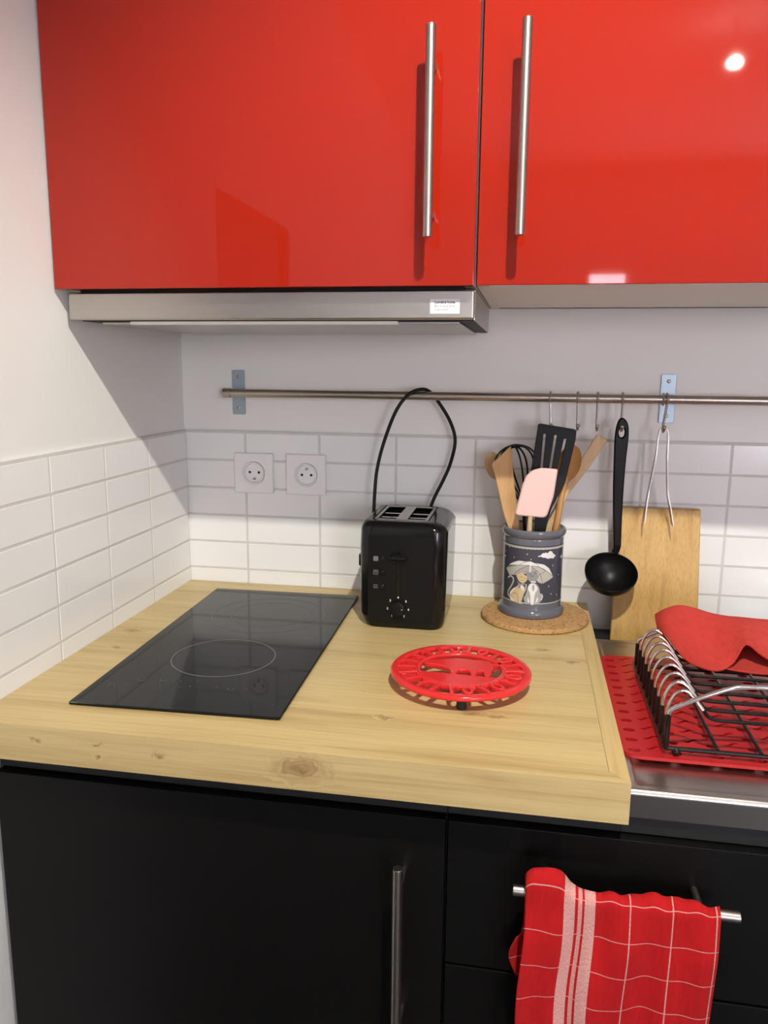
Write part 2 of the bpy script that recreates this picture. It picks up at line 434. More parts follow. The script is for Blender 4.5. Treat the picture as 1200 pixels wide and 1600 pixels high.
# ------------------------------------------------------------------ room
RX, RY, CZ = 3.2, -4.5, 1.62
bm = bmn(); box(bm, -.1, RX + .1, RY - .1, .1, -H - .05, -H); struct('floor', bm, M['floor'])
bm = bmn(); box(bm, -.1, RX + .1, RY - .1, .1, CZ, CZ + .05); struct('ceiling', bm, M['ceiling'])
bm = bmn(); box(bm, -.1, RX + .1, 0, .1, -H, CZ); struct('wall_back', bm, M['paint'])
bm = bmn()                                              # doorway in the wall on the side, behind the viewer
DY0, DY1, DZ = -1.60, -1.06, .82
box(bm, -.1, 0, DY1, 0, -H, CZ); box(bm, -.1, 0, RY, DY0, -H, CZ); box(bm, -.1, 0, DY0, DY1, DZ, CZ)
struct('wall_left', bm, M['paint'])
bm = bmn(); box(bm, -.06, -.02, DY0, DY1, -H, DZ); struct('door_1', bm, M['door_wood'])
bm = bmn(); box(bm, RX, RX + .1, RY, 0, -H, CZ); struct('wall_right', bm, M['paint'])
wins = ((1.0, 1.27, .0, 1.04), (2.10, 3.00, -.1, 1.10))
bm = bmn()
xs = [0] + [q for w in wins for q in w[:2]] + [RX]
for i in range(0, len(xs), 2): box(bm, xs[i], xs[i + 1], RY - .1, RY, -H, CZ)
for x0, x1, z0, z1 in wins: box(bm, x0, x1, RY - .1, RY, -H, z0); box(bm, x0, x1, RY - .1, RY, z1, CZ)
struct('wall_front', bm, M['paint'])
for i, (x0, x1, z0, z1) in enumerate(wins):
    bm = bmn(); box(bm, x0, x1, RY - .07, RY - .05, z0, z1); w = struct('window_%d' % (i + 1), bm, M['window_light'])
    bm = bmn(); f = .03
    for a in ((x0, x0 + f, z0, z1), (x1 - f, x1, z0, z1), (x0, x1, z0, z0 + f), (x0, x1, z1 - f, z1)): box(bm, a[0], a[1], RY - .05, RY - .03, a[2], a[3], .003)
    obj('window_frame', bm, M['white_board'], w)

# tiled splashbacks: real tiles with grout between
TZ, TH, TW = .3099, .0563, .1527
zj = [TZ - TH * k for k in range(6)] + [-.055]
G = .0021
def tiles(joints, fn, name):
    bm = bmn()
    a0, a1 = joints[0], joints[-1]
    def bx(u0, u1, w0, w1, z0, z1, bev, mi):
        vs = box(bm, u0, u1, w0, w1, z0, z1, bev, 1, mi)
    n0 = 0
    bx(a0, a1, .0, .0059, zj[-1], TZ + .003, 0, 1)
    for i in range(len(joints) - 1):
        for k in range(6):
            bx(joints[i] + G, joints[i + 1] - G, .002, .0066, zj[k + 1] + G, zj[k] - G, .0005, 0)
    for v in bm.verts: v.co = Vector(fn(v.co.x, v.co.y, v.co.z))
    return struct(name, bm, [M['tile'], M['grout']])
bj = [.0] + [.1311 + TW * k for k in range(9)] + [1.5]
tiles(bj, lambda u, w, z: (u, -w, z), 'trim_1')
lj = [.0075] + [.172 + TW * k for k in range(5)] + [.684 + .25]
lj = [q for q in lj if q < .80] + [.93]
tiles(lj, lambda u, w, z: (w, -u, z), 'trim_2')

# ------------------------------------------------------------------ wall cabinets
def bar_handle(bm, a, b, posts, r=.0062, wall=None):
    """round bar from a to b on two posts reaching the front at `wall` (a y)"""
    cyl(bm, a, b, r, 24, 0, .0012)
    for p in posts: cyl(bm, p, (p[0], wall, p[2]), .004, 14)
DP = -.4304; UZ = .5466; UT = 1.27
def upper(x0, x1, name, label, hx, hood):
    t = thing(name, label, 'cabinet', ((x0 + x1) / 2, DP + .02, UZ), 'wall cabinets with red gloss doors')
    bm = bmn(); y0, y1 = DP + .0185, -.001
    zb = .592 if hood else UZ + .0005
    box(bm, x0 + .0006, x0 + .016, y0, y1, UZ + .0005, UT, .0005); box(bm, x1 - .016, x1 - .0006, y0, y1, UZ + .0005, UT, .0005)
    box(bm, x0 + .016, x1 - .016, y0, y1, zb, zb + .016, .0005); box(bm, x0 + .016, x1 - .016, y0, y1, UT - .016, UT); box(bm, x0 + .016, x1 - .016, -.02, y1, zb, UT)
    obj('carcass', bm, M['white_board'], t)
    bm = bmn(); box(bm, x0 + .001, x1 - .0022, DP, DP + .018, UZ, UT, .0014, 2)
    d = obj('door', bm, M['red_gloss'], t)
    bm = bmn(); hy = DP - .047
    bar_handle(bm, (hx, hy, .6008), (hx, hy, .8450), ((hx, hy, .634), (hx, hy, .812)), .0062, DP)
    obj('handle', bm, M['steel'], d)
upper(.0028, .6084, 'wall_cabinet', 'red gloss wall cabinet above the extractor hood, against the side wall', .5500, True)
upper(.6092, 1.215, 'wall_cabinet', 'red gloss wall cabinet over the utensil rail hooks, with open space beneath', .6642, False)

# ------------------------------------------------------------------ extractor hood
HY = -.4075
t = thing('extractor_hood', 'slim steel extractor hood with a small paper label, under the red cabinet', 'extractor hood', (.305, -.2, .503))
bm = bmn(); box(bm, .0222, .5915, HY + .014, -.022, .5035, .588, .001); box(bm, .5914, .6044, HY + .014, -.013, .5035, .5440); obj('body', bm, M['dark'], t)
bm = bmn(); box(bm, .0090, .6065, HY, HY + .013, .5045, .5440, .003, 3); fp = obj('front_panel', bm, M['steel_h'], t)
for xa in (.6046, .0198):
    bm = bmn(); box(bm, xa, xa + .002, HY + .0135, -.012, .504, .5445, .0006); obj('side_panel', bm, M['steel_h'], t)
bm = bmn(); box(bm, .05, .585, -.385, -.03, .4995, .5033, .001); obj('filter_panel', bm, M['steel_h'], t)
bm = bmn(); box(bm, .10, .50, -.395, -.38, .4985, .5034, .001); obj('lamp_cover', bm, M['white_board'], t)
bm = bmn(); lx0, lx1, lz0, lz1 = .5465, .5868, .5122, .5312; ly = HY - .0004
box(bm, lx0, lx1, ly, HY + .0002, lz0, lz1)
st = obj('label_sticker', bm, M['paper'], fp)
bm = bmn()
text_bm(bm, 'Lumi\u00e8re hotte', .0048, lambda u, v: (lx0 + .006 + u, ly - .0001, .5270 + v), 0, 'LEFT', .00016)
text_bm(bm, 'Barre sous bras', .0043, lambda u, v: (lx0 + .006 + u, ly - .0001, .5222 + v), 1, 'LEFT')
text_bm(bm, 'C\u00f4t\u00e9 droit', .0043, lambda u, v: (lx0 + .006 + u, ly - .0001, .5174 + v), 1, 'LEFT')
ink = obj('label_lettering', bm, [M['ink'], M['ink_grey']], fp)

# ------------------------------------------------------------------ utensil rail and hooks
RYc, RZc, RR = -.045, .3885, .0078
t = thing('utensil_rail', 'long satin steel utensil rail on two zinc brackets on the wall', 'rail', (.7, 0, RZc))
bm = bmn(); cyl(bm, (.106, RYc, RZc), (1.45, RYc, RZc), RR, 28, 0, .0008); obj('rod', bm, M['rail'], t)
bm = bmn(); cyl(bm, (.1035, RYc, RZc), (.119, RYc, RZc), RR + .0014, 28, 0, .0008); obj('end_cap', bm, M['rail'], t)
for bx_ in (.1182, .9305):
    bm = bmn(); pts = round_poly([(bx_ - .0132, RZc - .0435), (bx_ + .0132, RZc - .0435), (bx_ + .0132, RZc + .0435), (bx_ - .0132, RZc + .0435)], .003)
    slab(bm, pts, lambda u, v, w: (u, -w, v), .003, bev=.0006)
    cyl(bm, (bx_, -.002, RZc), (bx_, RYc + .004, RZc), .0055, 16)
    b_ = obj('bracket', bm, M['zinc'], t)
    for dz in (-.031, .031):
        bm = bmn(); lathe(bm, (bx_, -.003, RZc + dz), [(0, .0012), (.0022, .0012), (.0034, .0006), (.0036, 0)], 16, axis=(0, -1, 0))
        obj('screw', bm, M['rail'], b_)
def hook_bm(x, lean):
    bm = bmn(); R = RR + .0024
    ctr = [Vector((0, R * math.cos(a), R * math.sin(a))) for a in [math.radians(q) for q in range(-45, 226, 15)]]   # over the rail: back -> top -> front
    path = [Vector((x, RYc + c.y, RZc + c.z)) for c in ctr]
    ex, ey = x + lean, RYc - R * .75
    path += crom([path[-1], (x + lean * .3, ey, RZc - .016), (x + lean * .8, ey + .001, RZc - .040), (ex, ey - .001, RZc - .0505), (ex, ey - .007, RZc - .0552), (ex, ey - .0150, RZc - .0520), (ex, ey - .0170, RZc - .0475)], 5)[1:]
    tube(bm, path, .0022, 10)
    sphere(bm, path[-1], .0037, 12)
    return bm
hooks = [(.7224, .0025, 'steel hook holding nothing, just behind the black slotted turner head'), (.7703, .0012, 'empty steel hook at the right upper corner of the slotted turner'),
         (.8046, .0002, 'empty steel hook above the tall flat wooden spatula'), (.8474, -.0004, 'steel hook from which the black ladle hangs'), (.9225, -.0048, 'steel hook from which the metal tongs hang, by the rail bracket')]
for hx, ln, lb in hooks:
    o = obj('rail_hook', hook_bm(hx, ln), M['rail'], base=(hx, RYc, RZc - .05)); tag(o, lb.replace(' right', ''), 'hook', 'steel hooks on the utensil rail')
bm = bmn(); tube(bm, [(.9165, RYc + (RR + .0019) * math.cos(a), RZc + (RR + .0019) * math.sin(a)) for a in [2 * PI * k / 20 for k in range(20)]], .0017, 10, closed=True)
o = obj('rail_ring', bm, M['rail'], base=(.9165, RYc, RZc)); tag(o, 'small steel ring around the rail next to the tongs hook', 'ring')

# ------------------------------------------------------------------ sockets
def socket(x, z, label, flip):
    t = thing('wall_socket', label, 'socket', (x, -.0066, z), 'white wall sockets on the tiles')
    bm = bmn(); slab(bm, round_poly([(x - .04, z - .04), (x + .04, z - .04), (x + .04, z + .04), (x - .04, z + .04)], .002), lambda u, v, w: (u, -.0068 - w, v), .0084, holes=[circ(x, z, .0225, 40)], bev=.0012)
    obj('cover_plate', bm, M['socket'], t)
    bm = bmn(); lathe(bm, (x, -.0152, z), [(.0224, .0012), (.0205, .0016), (.0195, .0006), (.0186, -.005), (0, -.0065)], 40, axis=(0, -1, 0)); w = obj('well', bm, M['socket'], t)
    for dx in (-.0095, .0095):
        bm = bmn(); cyl(bm, (x + dx, -.0093, z + flip * .001), (x + dx, -.0097, z + flip * .001), .0027, 14); obj('pin_hole', bm, M['hole'], w)
    bm = bmn(); cyl(bm, (x + .001, -.009, z - flip * .0115), (x + .001, -.0165, z - flip * .0115), .0024, 12, 0, .0008); obj('earth_pin', bm, M['pin'], w)
socket(.1500, .2297, 'white square wall socket nearer the corner, earth pin below its holes', 1)
socket(.2580, .2297, 'white square wall socket nearer the toaster cord, earth pin above its holes', -1)

# ------------------------------------------------------------------ worktop
W, D, T = .8094, .6842, .0493
t = thing('worktop', 'oak laminate worktop with a mitred end, carrying hob, toaster and trivet', 'worktop', (.4, -.34, -T))
EX = W - .0215
bm = bmn(); pts = [(.0, -.0075), (.0, -D), (W, -D), (EX, -D + .0215), (EX, -.0075)]
slab(bm, [(x + (.0068 if x == 0 else 0), y) for x, y in pts], lambda u, v, w: (u, v, -T + w), T, bev=.0004); obj('top_board', bm, M['oak'], t, angle=50)
bm = bmn(); slab(bm, [(EX, -.0075), (EX, -D + .0215), (W, -D), (W, -.0075)], lambda u, v, w: (u, v, -T + w), T, bev=.0004); obj('end_strip', bm, M['oak_end'], t, angle=50)

# ------------------------------------------------------------------ hob
hr = .0283; hx0, hy0, hw, hd = .0885, -.0712, .2873, .5490
ca, sa = math.cos(hr), math.sin(hr)
def hb(u, v, z): return (hx0 + ca * u - sa * v, hy0 + sa * u + ca * v, z)
t = thing('ceramic_hob', 'black glass two-ring hob set into the oak worktop', 'hob', (.23, -.35, 0))
bm = bmn(); slab(bm, rrect(0, hw, -hd, 0, .003, 3), lambda u, v, w: hb(u, v, .0001 + w), .0042, bev=.001); gl = obj('glass_plate', bm, M['glass_black'], t)
def annulus(bm, cx, cy, r, w, z, n=72, mi=0, h=.00025):
    slab(bm, circ(cx, cy, r + w / 2, n), lambda u, v, q: (u, v, z + q), h, holes=[circ(cx, cy, r - w / 2, n)], mi=mi)
for cx, cy, r in ((.2435, -.4265, .0775), (.2435, -.2130, .0995), (.2455, -.2110, .0690)):
    bm = bmn(); annulus(bm, cx, cy, r, .0011, .0043); obj('cooking_ring', bm, M['ring'] if r < .09 and cy < -.3 else M['ring_dim'], gl)
def dot(bm, x, y, r, z=.0043, mi=0): slab(bm, circ(x, y, r, 14), lambda u, v, q: (u, v, z + q), .0002, mi=mi)
for (u, v, k) in ((.03, .062, 1), (.048, .068, 0), (.062, .085, 1), (.092, .090, 2), (.118, .09, 0), (.125, .07, 0), (.142, .093, 0), (.138, .075, 0), (.175, .078, 0), (.196, .076, 2), (.217, .078, 0), (.268, .035, 0)):
    x, y, _ = hb(u, -hd + v, 0); bm = bmn()
    if k == 0: dot(bm, x, y, .0011)
    elif k == 1: annulus(bm, x, y, .0042, .0008, .0043, 20)
    else:                                          # power symbol: a broken ring with a stroke
        arc = [math.radians(q) for q in range(125, 416, 15)]
        slab(bm, [(x + .0046 * math.cos(a), y + .0046 * math.sin(a)) for a in arc] + [(x + .0038 * math.cos(a), y + .0038 * math.sin(a)) for a in arc[::-1]], lambda a, b, q: (a, b, .0043 + q), .0002)
    obj('control_symbol', bm, M['ring_dim'], gl)

# ------------------------------------------------------------------ base cabinets
FP = -.65
t = thing('base_cabinet', 'black base cabinet under the hob with an upright bar handle', 'cabinet', (.31, -.33, -H), 'black base cabinets')
bm = bmn(); box(bm, .0105, .6075, FP + .0185, -.02, -.80, -T - .0006, .001); box(bm, .0105, .6075, FP + .012, FP + .0185, -.086, -T - .0006, .0005); obj('carcass', bm, M['black_body'], t)
bm = bmn(); box(bm, .0105, .6075, FP + .06, FP + .078, -H, -.80); obj('plinth', bm, M['black_body'], t)
bm = bmn(); box(bm, .0115, .6062, FP, FP + .018, -.795, -.0885, .0012); d = obj('door', bm, M['black_front'], t)
bm = bmn(); bar_handle(bm, (.556, FP - .040, -.1310), (.556, FP - .040, -.385), ((.5565, FP - .04, -.160), (.5565, FP - .04, -.352)), .0062, FP); obj('handle', bm, M['steel'], d)
t = thing('base_cabinet', 'black drawer cabinet beneath the steel sink, checked towel on its handle', 'cabinet', (.91, -.33, -H), 'black base cabinets')
bm = bmn(); box(bm, .6085, 1.21, FP + .0185, -.008, -.80, -.0655, .001); box(bm, .6085, .8085, FP + .0185, -.008, -.0655, -T - .0006); box(bm, .6085, .8085, FP + .012, FP + .0185, -.086, -T - .0006, .0005)
box(bm, .8085, 1.21, FP + .012, FP + .0185, -.086, -.0655, .0005); box(bm, .813, 1.21, -.122, -.008, -.0655, -.0500, .001)
obj('carcass', bm, M['black_body'], t)
bm = bmn(); box(bm, .6085, 1.21, FP + .06, FP + .078, -H, -.80); obj('plinth', bm, M['black_body'], t)
for i, (z1, z0) in enumerate(((-.0885, -.2790), (-.2822, -.535), (-.538, -.795))):
    bm = bmn(); box(bm, .6098, 1.2085, FP, FP + .018, z0, z1, .0012); d = obj('drawer_front', bm, M['black_front'], t)
    zz = (-.1405, -.40, -.66)[i]
    bm = bmn(); bar_handle(bm, (.6880, FP - .040, zz), (.9305, FP - .040, zz), ((.722, FP - .04, zz), (.8905, FP - .04, zz)), .0062, FP); obj('handle', bm, M['steel_h'], d)

# ------------------------------------------------------------------ sink unit
t = thing('sink_unit', 'stainless steel sink top with a rolled rim, covered by a red mat', 'sink', (1.0, -.38, -.065))
bm = bmn(); x0, x1, y0, y1 = .8115, 1.56, -.645, -.128
lv = [((x0 + .0004, x1, y0 + .0004, y1, .002), -.0345), ((x0, x1, y0, y1, .002), -.0335), ((x0 + .0012, x1 - .001, y0 + .0012, y1 - .001, .003), -.0300), ((x0 + .004, x1 - .004, y0 + .004, y1 - .004, .004), -.0280),
      ((x0 + .010, x1 - .01, y0 + .011, y1 - .012, .012), -.0282), ((x0 + .0125, x1 - .0125, y0 + .0145, y1 - .015, .012), -.0305), ((x0 + .0155, x1 - .02, y0 + .019, y1 - .02, .013), -.0325), ((x0 + .022, x1 - .03, y0 + .028, y1 - .03, .012), -.0335)]
prev = None
for a, z in lv:
    rg = ring(bm, [(x, y, z) for x, y in rrect(*a, 6)])
    if prev: loop_bridge(bm, prev, rg)
    prev = rg
bm.faces.new(prev)
obj('steel_top', bm, M['steel_sink'], t, angle=60)
bm = bmn(); box(bm, x0, x1, y0, y0 + .003, -.0625, -.0345, .0006); obj('front_apron', bm, M['steel_dark'], t)
bm = bmn(); box(bm, x0 + .003, x1 - .003, y0 + .004, y1 - .003, -.0635, -.0395); obj('underside_frame', bm, M['black_body'], t)

# mat with wavy slots
def mat_bm(x0, x1, y0, y1, z, th):
    bm = bmn(); cw, ch = .0240, .0290
    nx = round((x1 - x0 - .012) / cw); ny = round((y1 - y0 - .012) / ch); cw = (x1 - x0 - .012) / nx; ch = (y1 - y0 - .012) / ny
    gx0, gy0 = x0 + .006, y0 + .006
    cache = {}
    def V(x, y):
        k = (round(x, 5), round(y, 5))
        if k not in cache: cache[k] = bm.verts.new((x, y, z))
        return cache[k]
    for i in range(nx):
        for j in range(ny):
            a, b = gx0 + i * cw, gy0 + j * ch; K = 4
            outer = [V(a + cw * k / K, b) for k in range(K)] + [V(a + cw, b + ch * k / K) for k in range(K)] + [V(a + cw - cw * k / K, b + ch) for k in range(K)] + [V(a, b + ch - ch * k / K) for k in range(K)]
            cx, cy = a + cw / 2, b + ch / 2; inner = []
            odd = i % 2; cy += .006 if odd else -.004
            for k in range(16):
                t_ = 2 * PI * (k + .0) / 16 + PI * 1.25
                ux, uy = math.cos(t_), math.sin(t_)
                px = (.0100 if odd else .0078) * ux; py = (.0026 if odd else .0050) * uy + (.0042 * math.sin(px / .0100 * 2.6) if odd else 0.)
                inner.append(bm.verts.new((cx + px, cy + py, z)))
            loop_bridge(bm, outer, inner)
    # outer border with rounded corners
    edge = [v for v in cache.values() if abs(v.co.x - gx0) < 1e-6 or abs(v.co.x - gx0 - nx * cw) < 1e-6 or abs(v.co.y - gy0) < 1e-6 or abs(v.co.y - gy0 - ny * ch) < 1e-6]
    c_ = Vector(((x0 + x1) / 2, (y0 + y1) / 2, z)); edge.sort(key=lambda v: math.atan2((v.co.y - c_.y) / (y1 - y0), (v.co.x - c_.x) / (x1 - x0)))
    out = []
    for v in edge:
        dx = -.006 if abs(v.co.x - gx0) < 1e-6 else (.006 if abs(v.co.x - gx0 - nx * cw) < 1e-6 else 0)
        dy = -.006 if abs(v.co.y - gy0) < 1e-6 else (.006 if abs(v.co.y - gy0 - ny * ch) < 1e-6 else 0)
        out.append(bm.verts.new((v.co.x + dx, v.co.y + dy, z)))
    loop_bridge(bm, edge, out)
    R = .026                                   # soften the corners
    for v in list(cache.values()) + out:
        for ex, ey, sx, sy in ((x0, y0, 1, 1), (x1, y0, -1, 1), (x0, y1, 1, -1), (x1, y1, -1, -1)):
            ccx, ccy = ex + sx * R, ey + sy * R
            dx, dy = (ccx - v.co.x) * sx, (ccy - v.co.y) * sy
            if dx > 0 and dy > 0:
                m = max(dx, dy); r = math.hypot(dx, dy)
                if r > 1e-6: v.co.x = ccx - sx * dx * m / r; v.co.y = ccy - sy * dy * m / r
    bmesh.ops.recalc_face_normals(bm, faces=bm.faces)
    g = bmesh.ops.extrude_face_region(bm, geom=bm.faces[:])
    for v in [q for q in g['geom'] if isinstance(q, bmesh.types.BMVert)]: v.co.z += th
    return bm
bm = mat_bm(.8118, 1.215, -.571, -.222, -.0278, .0040)
tag(obj('sink_mat', bm, M['mat_red'], base=(1.0, -.39, -.0278), angle=40), 'red rubber mat with wavy slots lying in the steel sink', 'mat')

# ------------------------------------------------------------------ dish rack
RB = -.0150; wr = .00235
RX0, RX1, RF, RK = .8650, 1.150, -.5605, -.285
t = thing('dish_rack', 'black wire dish rack with bare metal bends, standing on the red mat', 'dish rack', ((RX0 + RX1) / 2, -.42, -.0238))
bm = bmn(); tube(bm, [(x, y, RB) for x, y in rrect(RX0, RX1, RF, RK, .004, 3)], .0029, 12, closed=True); obj('base_frame', bm, M['wire'], t)
for fx in (.878, 1.137):
    for fy in (RF, RK):
        bm = bmn(); sphere(bm, (fx, fy, RB - .0030), .0056, 14); obj('foot', bm, M['wire'], t)
for x in (.926, .976, 1.03, 1.09):
    bm = bmn(); cyl(bm, (x, RF, RB + .002), (x, RK, RB + .002), wr, 10); obj('floor_bar', bm, M['wire'], t)
for k in range(9):
    y = RF + .0095 + .0287 * k
    arc = crom([(RX0 + .0005, y, .024), (RX0 + .0018, y, .036), (.8735, y, .0510), (.8832, y, .0568), (.8925, y, .0525), (.9012, y, .0420), (.9085, y, .0325)], 5)
    rest = crom([(.9085, y, .0325), (.9135, y, .0260), (.9205, y, .0226), (.930, y, .0218)], 5)
    far = crom([(1.075, y, .0218), (1.086, y, .0235), (1.094, y, .031), (1.103, y, .046), (1.112, y, .0555), (1.1225, y, .0568), (1.134, y, .050), (1.1445, y, .036), (1.1485, y, .024)], 5)
    bm = bmn(); tube(bm, [(RX0, y, RB), (RX0, y, .024)], wr + .0004, 10); tube(bm, [arc[-2]] + rest + far[:9] + [far[9]], wr, 10)
    tube(bm, [(1.149, y, .026), (1.1495, y, RB)], wr + .0004, 10)
    w_ = obj('plate_wire', bm, M['wire'], t)
    for pp in ([(RX0 + .0003, y, .022)] + arc, far[8:]):
        bm = bmn(); tube(bm, pp, wr * .9, 10); obj('bare_bend', bm, M['chrome_red'], w_)
for y, dz in ((RF - .0005, 0), (RK + .0005, -.008)):
    for xa in (RX0 + .001, RX1 - .001):
        bm = bmn(); tube(bm, [(xa, y, RB), (xa, y, .030 + dz)], .003, 10); h_ = obj('handle_post', bm, M['wire'], t)
    bm = bmn()
    pth = crom([(RX0 + .001, y, .028 + dz), (RX0 + .0032, y, .0350 + dz), (.8800, y, .0425 + dz), (.907, y, .0560 + dz), (.934, y, .0675 + dz), (.958, y, .0715 + dz), (1.01, y, .0725 + dz), (1.057, y, .0715 + dz), (1.081, y, .0675 + dz), (1.108, y, .056 + dz), (1.135, y, .0425 + dz), (RX1 - .0032, y, .035 + dz), (RX1 - .001, y, .028 + dz)], 6)
    tube(bm, pth, .0029, 12); obj('carry_handle', bm, M['chrome'], h_)

# ------------------------------------------------------------------ red cloth over the rack
def sheet(bm, rows, sub=5, uvs=.3):
    """rows: list of polylines (same length) lofted smoothly; returns grid of verts"""
    rr = [crom(r, sub) for r in rows]; m = len(rr[0]); cols = [crom([r[i] for r in rr], sub) for i in range(m)]
    uv = bm.loops.layers.uv.verify(); n = len(cols[0])
    g = [[bm.verts.new(cols[i][j]) for j in range(n)] for i in range(m)]
    for i in range(m - 1):
        for j in range(n - 1):
            f = bm.faces.new((g[i][j], g[i + 1][j], g[i + 1][j + 1], g[i][j + 1]))
            for l, (a, b) in zip(f.loops, ((i, j), (i + 1, j), (i + 1, j + 1), (i, j + 1))): l[uv].uv = (b / n * uvs, a / m * uvs)
    return g
def solid(o, th, off=0., sub=0):
    if sub: s = o.modifiers.new('soften', 'SUBSURF'); s.levels = s.render_levels = sub
    m = o.modifiers.new('thickness', 'SOLIDIFY'); m.thickness = th; m.offset = off
bm = bmn()
top = [   # each row runs from the front hem to the back, rows go along the rack
 [(.8905, -.300, .056), (.8895, -.290, .063), (.8900, -.280, .066), (.8925, -.268, .064), (.897, -.255, .052), (.900, -.245, .034)],
 [(.901, -.335, .0490), (.899, -.315, .063), (.901, -.293, .073), (.9045, -.276, .0765), (.9075, -.258, .062), (.909, -.245, .040)],
 [(.921, -.366, .0290), (.921, -.340, .047), (.922, -.305, .070), (.924, -.278, .0835), (.926, -.258, .070), (.927, -.243, .046)],
 [(.942, -.388, .0260), (.943, -.355, .040), (.945, -.315, .063), (.947, -.280, .0805), (.948, -.258, .068), (.949, -.241, .044)],
 [(.962, -.394, .0270), (.964, -.362, .040), (.967, -.320, .061), (.969, -.283, .0755), (.970, -.258, .062), (.971, -.241, .042)],
 [(.981, -.385, .036), (.984, -.362, .051), (.989, -.325, .067), (.992, -.285, .0730), (.994, -.258, .060), (.995, -.241, .042)],
 [(.9985, -.372, .0600), (1.002, -.357, .0660), (1.008, -.325, .0725), (1.013, -.288, .0735), (1.016, -.258, .060), (1.018, -.241, .042)],
 [(1.0185, -.378, .0480), (1.021, -.362, .0570), (1.027, -.328, .0680), (1.034, -.290, .0725), (1.037, -.258, .060), (1.040, -.241, .042)],
 [(1.043, -.386, .036), (1.045, -.367, .046), (1.050, -.330, .062), (1.057, -.292, .0715), (1.060, -.258, .060), (1.062, -.241, .040)],
 [(1.068, -.392, .028), (1.070, -.370, .040), (1.076, -.335, .057), (1.081, -.292, .068), (1.083, -.258, .056), (1.085, -.241, .038)]]
sheet(bm, top, 5)
under = [[(x, -.388 + k, .0272 + .001 * math.sin(x * 90)), (x, -.365, .0285), (x, -.335, .031 + .003 * math.sin(x * 70)), (x, -.300, .038), (x, -.265, .040)] for x, k in ((.955, .01), (.985, -.004), (1.012, -.008), (1.04, -.004), (1.075, .0))]
sheet(bm, under, 5)
o = obj('folded_cloth', bm, M['cloth'], base=(.98, -.31, .0272), angle=80, wn=False); tag(o, 'red twill cloth folded and draped over the back of the dish rack', 'cloth')
solid(o, .0026, 0, 1)

# ------------------------------------------------------------------ checked tea towel on the drawer handle
bm = bmn(); uv = bm.loops.layers.uv.verify()
NU, NV = 84, 90; tx0, tx1 = .7022, .9085; by, bz, br = FP - .040, -.1405, .0098
back, front = .118, .30
def towel(u, s):
    """s: metres along the cloth from the back hem over the bar to the front hem"""
    x = tx0 + (tx1 - tx0) * u
    arc = PI * br
    if s < back: y, z = by + br, bz - (back - s); w = (back - s) / back
    elif s < back + arc:
        a = (s - back) / br; y, z = by + br * math.cos(a), bz + br * math.sin(a); w = 0
    else: y, z = by - br, bz - (s - back - arc); w = (s - back - arc) / front
    fr = s >= back + arc * .5
    d = max(0, s - back - arc)
    # puffed roll at one end of the bar
    puff = math.exp(-((u - .105) / .112) ** 6)
    top_ = math.exp(-((s - back - arc / 2) / .020) ** 2)
    z += puff * top_ * .0200; y -= puff * top_ * .004
    z += top_ * (.0014 * math.sin(u * 31) + .0012 * math.sin(u * 57 + 1)) * (1 if u > .2 else .3)
    if fr:
        amp = min(1, d / .05)
        y -= amp * (.004 + .0038 * math.sin(u * 15 - .6 + 6 * w) + .002 * math.sin(u * 33 + 2)) + .010 * w * (1 - u)
        pinch = math.exp(-((u - .40) / .05) ** 2) * math.exp(-((d - .045) / .04) ** 2)
        y += pinch * .006
        z += amp * .0022 * math.sin(u * 13 + 9 * w + .5) - .006 * (math.exp(-((u - .45) / .1) ** 2)) * amp
        x += -.008 * w * (1 - u) * 1.3 - .006 * w * u + .0015 * math.sin(d * 40) * (1 - u)
    else:
        z += .004 * math.sin(u * 11); x -= .0125 * math.exp(-((s - .026) / .024) ** 2) * (1 - u) + (0.003 if s < .05 else 0)
        y += .004 * math.sin(u * 20) * min(1, (back - s) / .05)
    return (x, y, z)
L_ = back + PI * br + front
g = [[bm.verts.new(towel(i / NU, L_ * j / NV)) for j in range(NV + 1)] for i in range(NU + 1)]
for i in range(NU):
    for j in range(NV):
        f = bm.faces.new((g[i][j], g[i][j + 1], g[i + 1][j + 1], g[i + 1][j]))
        for l, (a, b) in zip(f.loops, ((i, j), (i, j + 1), (i + 1, j + 1), (i + 1, j))): l[uv].uv = (a / NU, L_ * b / NV - back - PI * br * .85)
o = obj('tea_towel', bm, M['towel'], base=(.8, by, bz - .3), angle=80, wn=False); tag(o, 'red tea towel with white checks and stripes, hung on the drawer handle', 'towel')
solid(o, .0024, 0)

# ------------------------------------------------------------------ toaster
TX0, TX1, TY0, TY1, TTZ = .4100, .5580, -.2290, -.0480, .1840
t = thing('toaster', 'black two-slot toaster standing beside the hob', 'toaster', (.484, -.14, 0))
def rbox_section(bm, levels, n=7):
    prev = None
    for (x0, x1, y0, y1, r), z in levels:
        rg = ring(bm, [(x, y, z) for x, y in rrect(x0, x1, y0, y1, r, n)])
        if prev: loop_bridge(bm, prev, rg)
        else: bm.faces.new(rg[::-1])
        prev = rg
    return prev
bm = bmn(); lv = []
lv.append(((TX0 + .012, TX1 - .006, TY0 + .001, TY1 - .004, .020), .0012))
lv.append(((TX0 + .006, TX1 - .002, TY0 + .0003, TY1 - .001, .022), .009))
lv.append(((TX0 + .0015, TX1, TY0, TY1, .023), .022))
lv.append(((TX0, TX1 + .001, TY0, TY1, .023), .08))
lv.append(((TX0 - .0005, TX1 + .002, TY0, TY1, .023), .140))
for a in (20, 40, 58, 72, 82, 90):
    s, c = math.sin(math.radians(a)), math.cos(math.radians(a)); q = 1 - c; R_ = .024
    lv.append(((TX0 + q * .011, TX1 + .004 - q * .030, TY0 + q * R_ * .72, TY1 - q * .008, .023 - q * .008), TTZ - R_ + s * R_))
last = rbox_section(bm, lv)
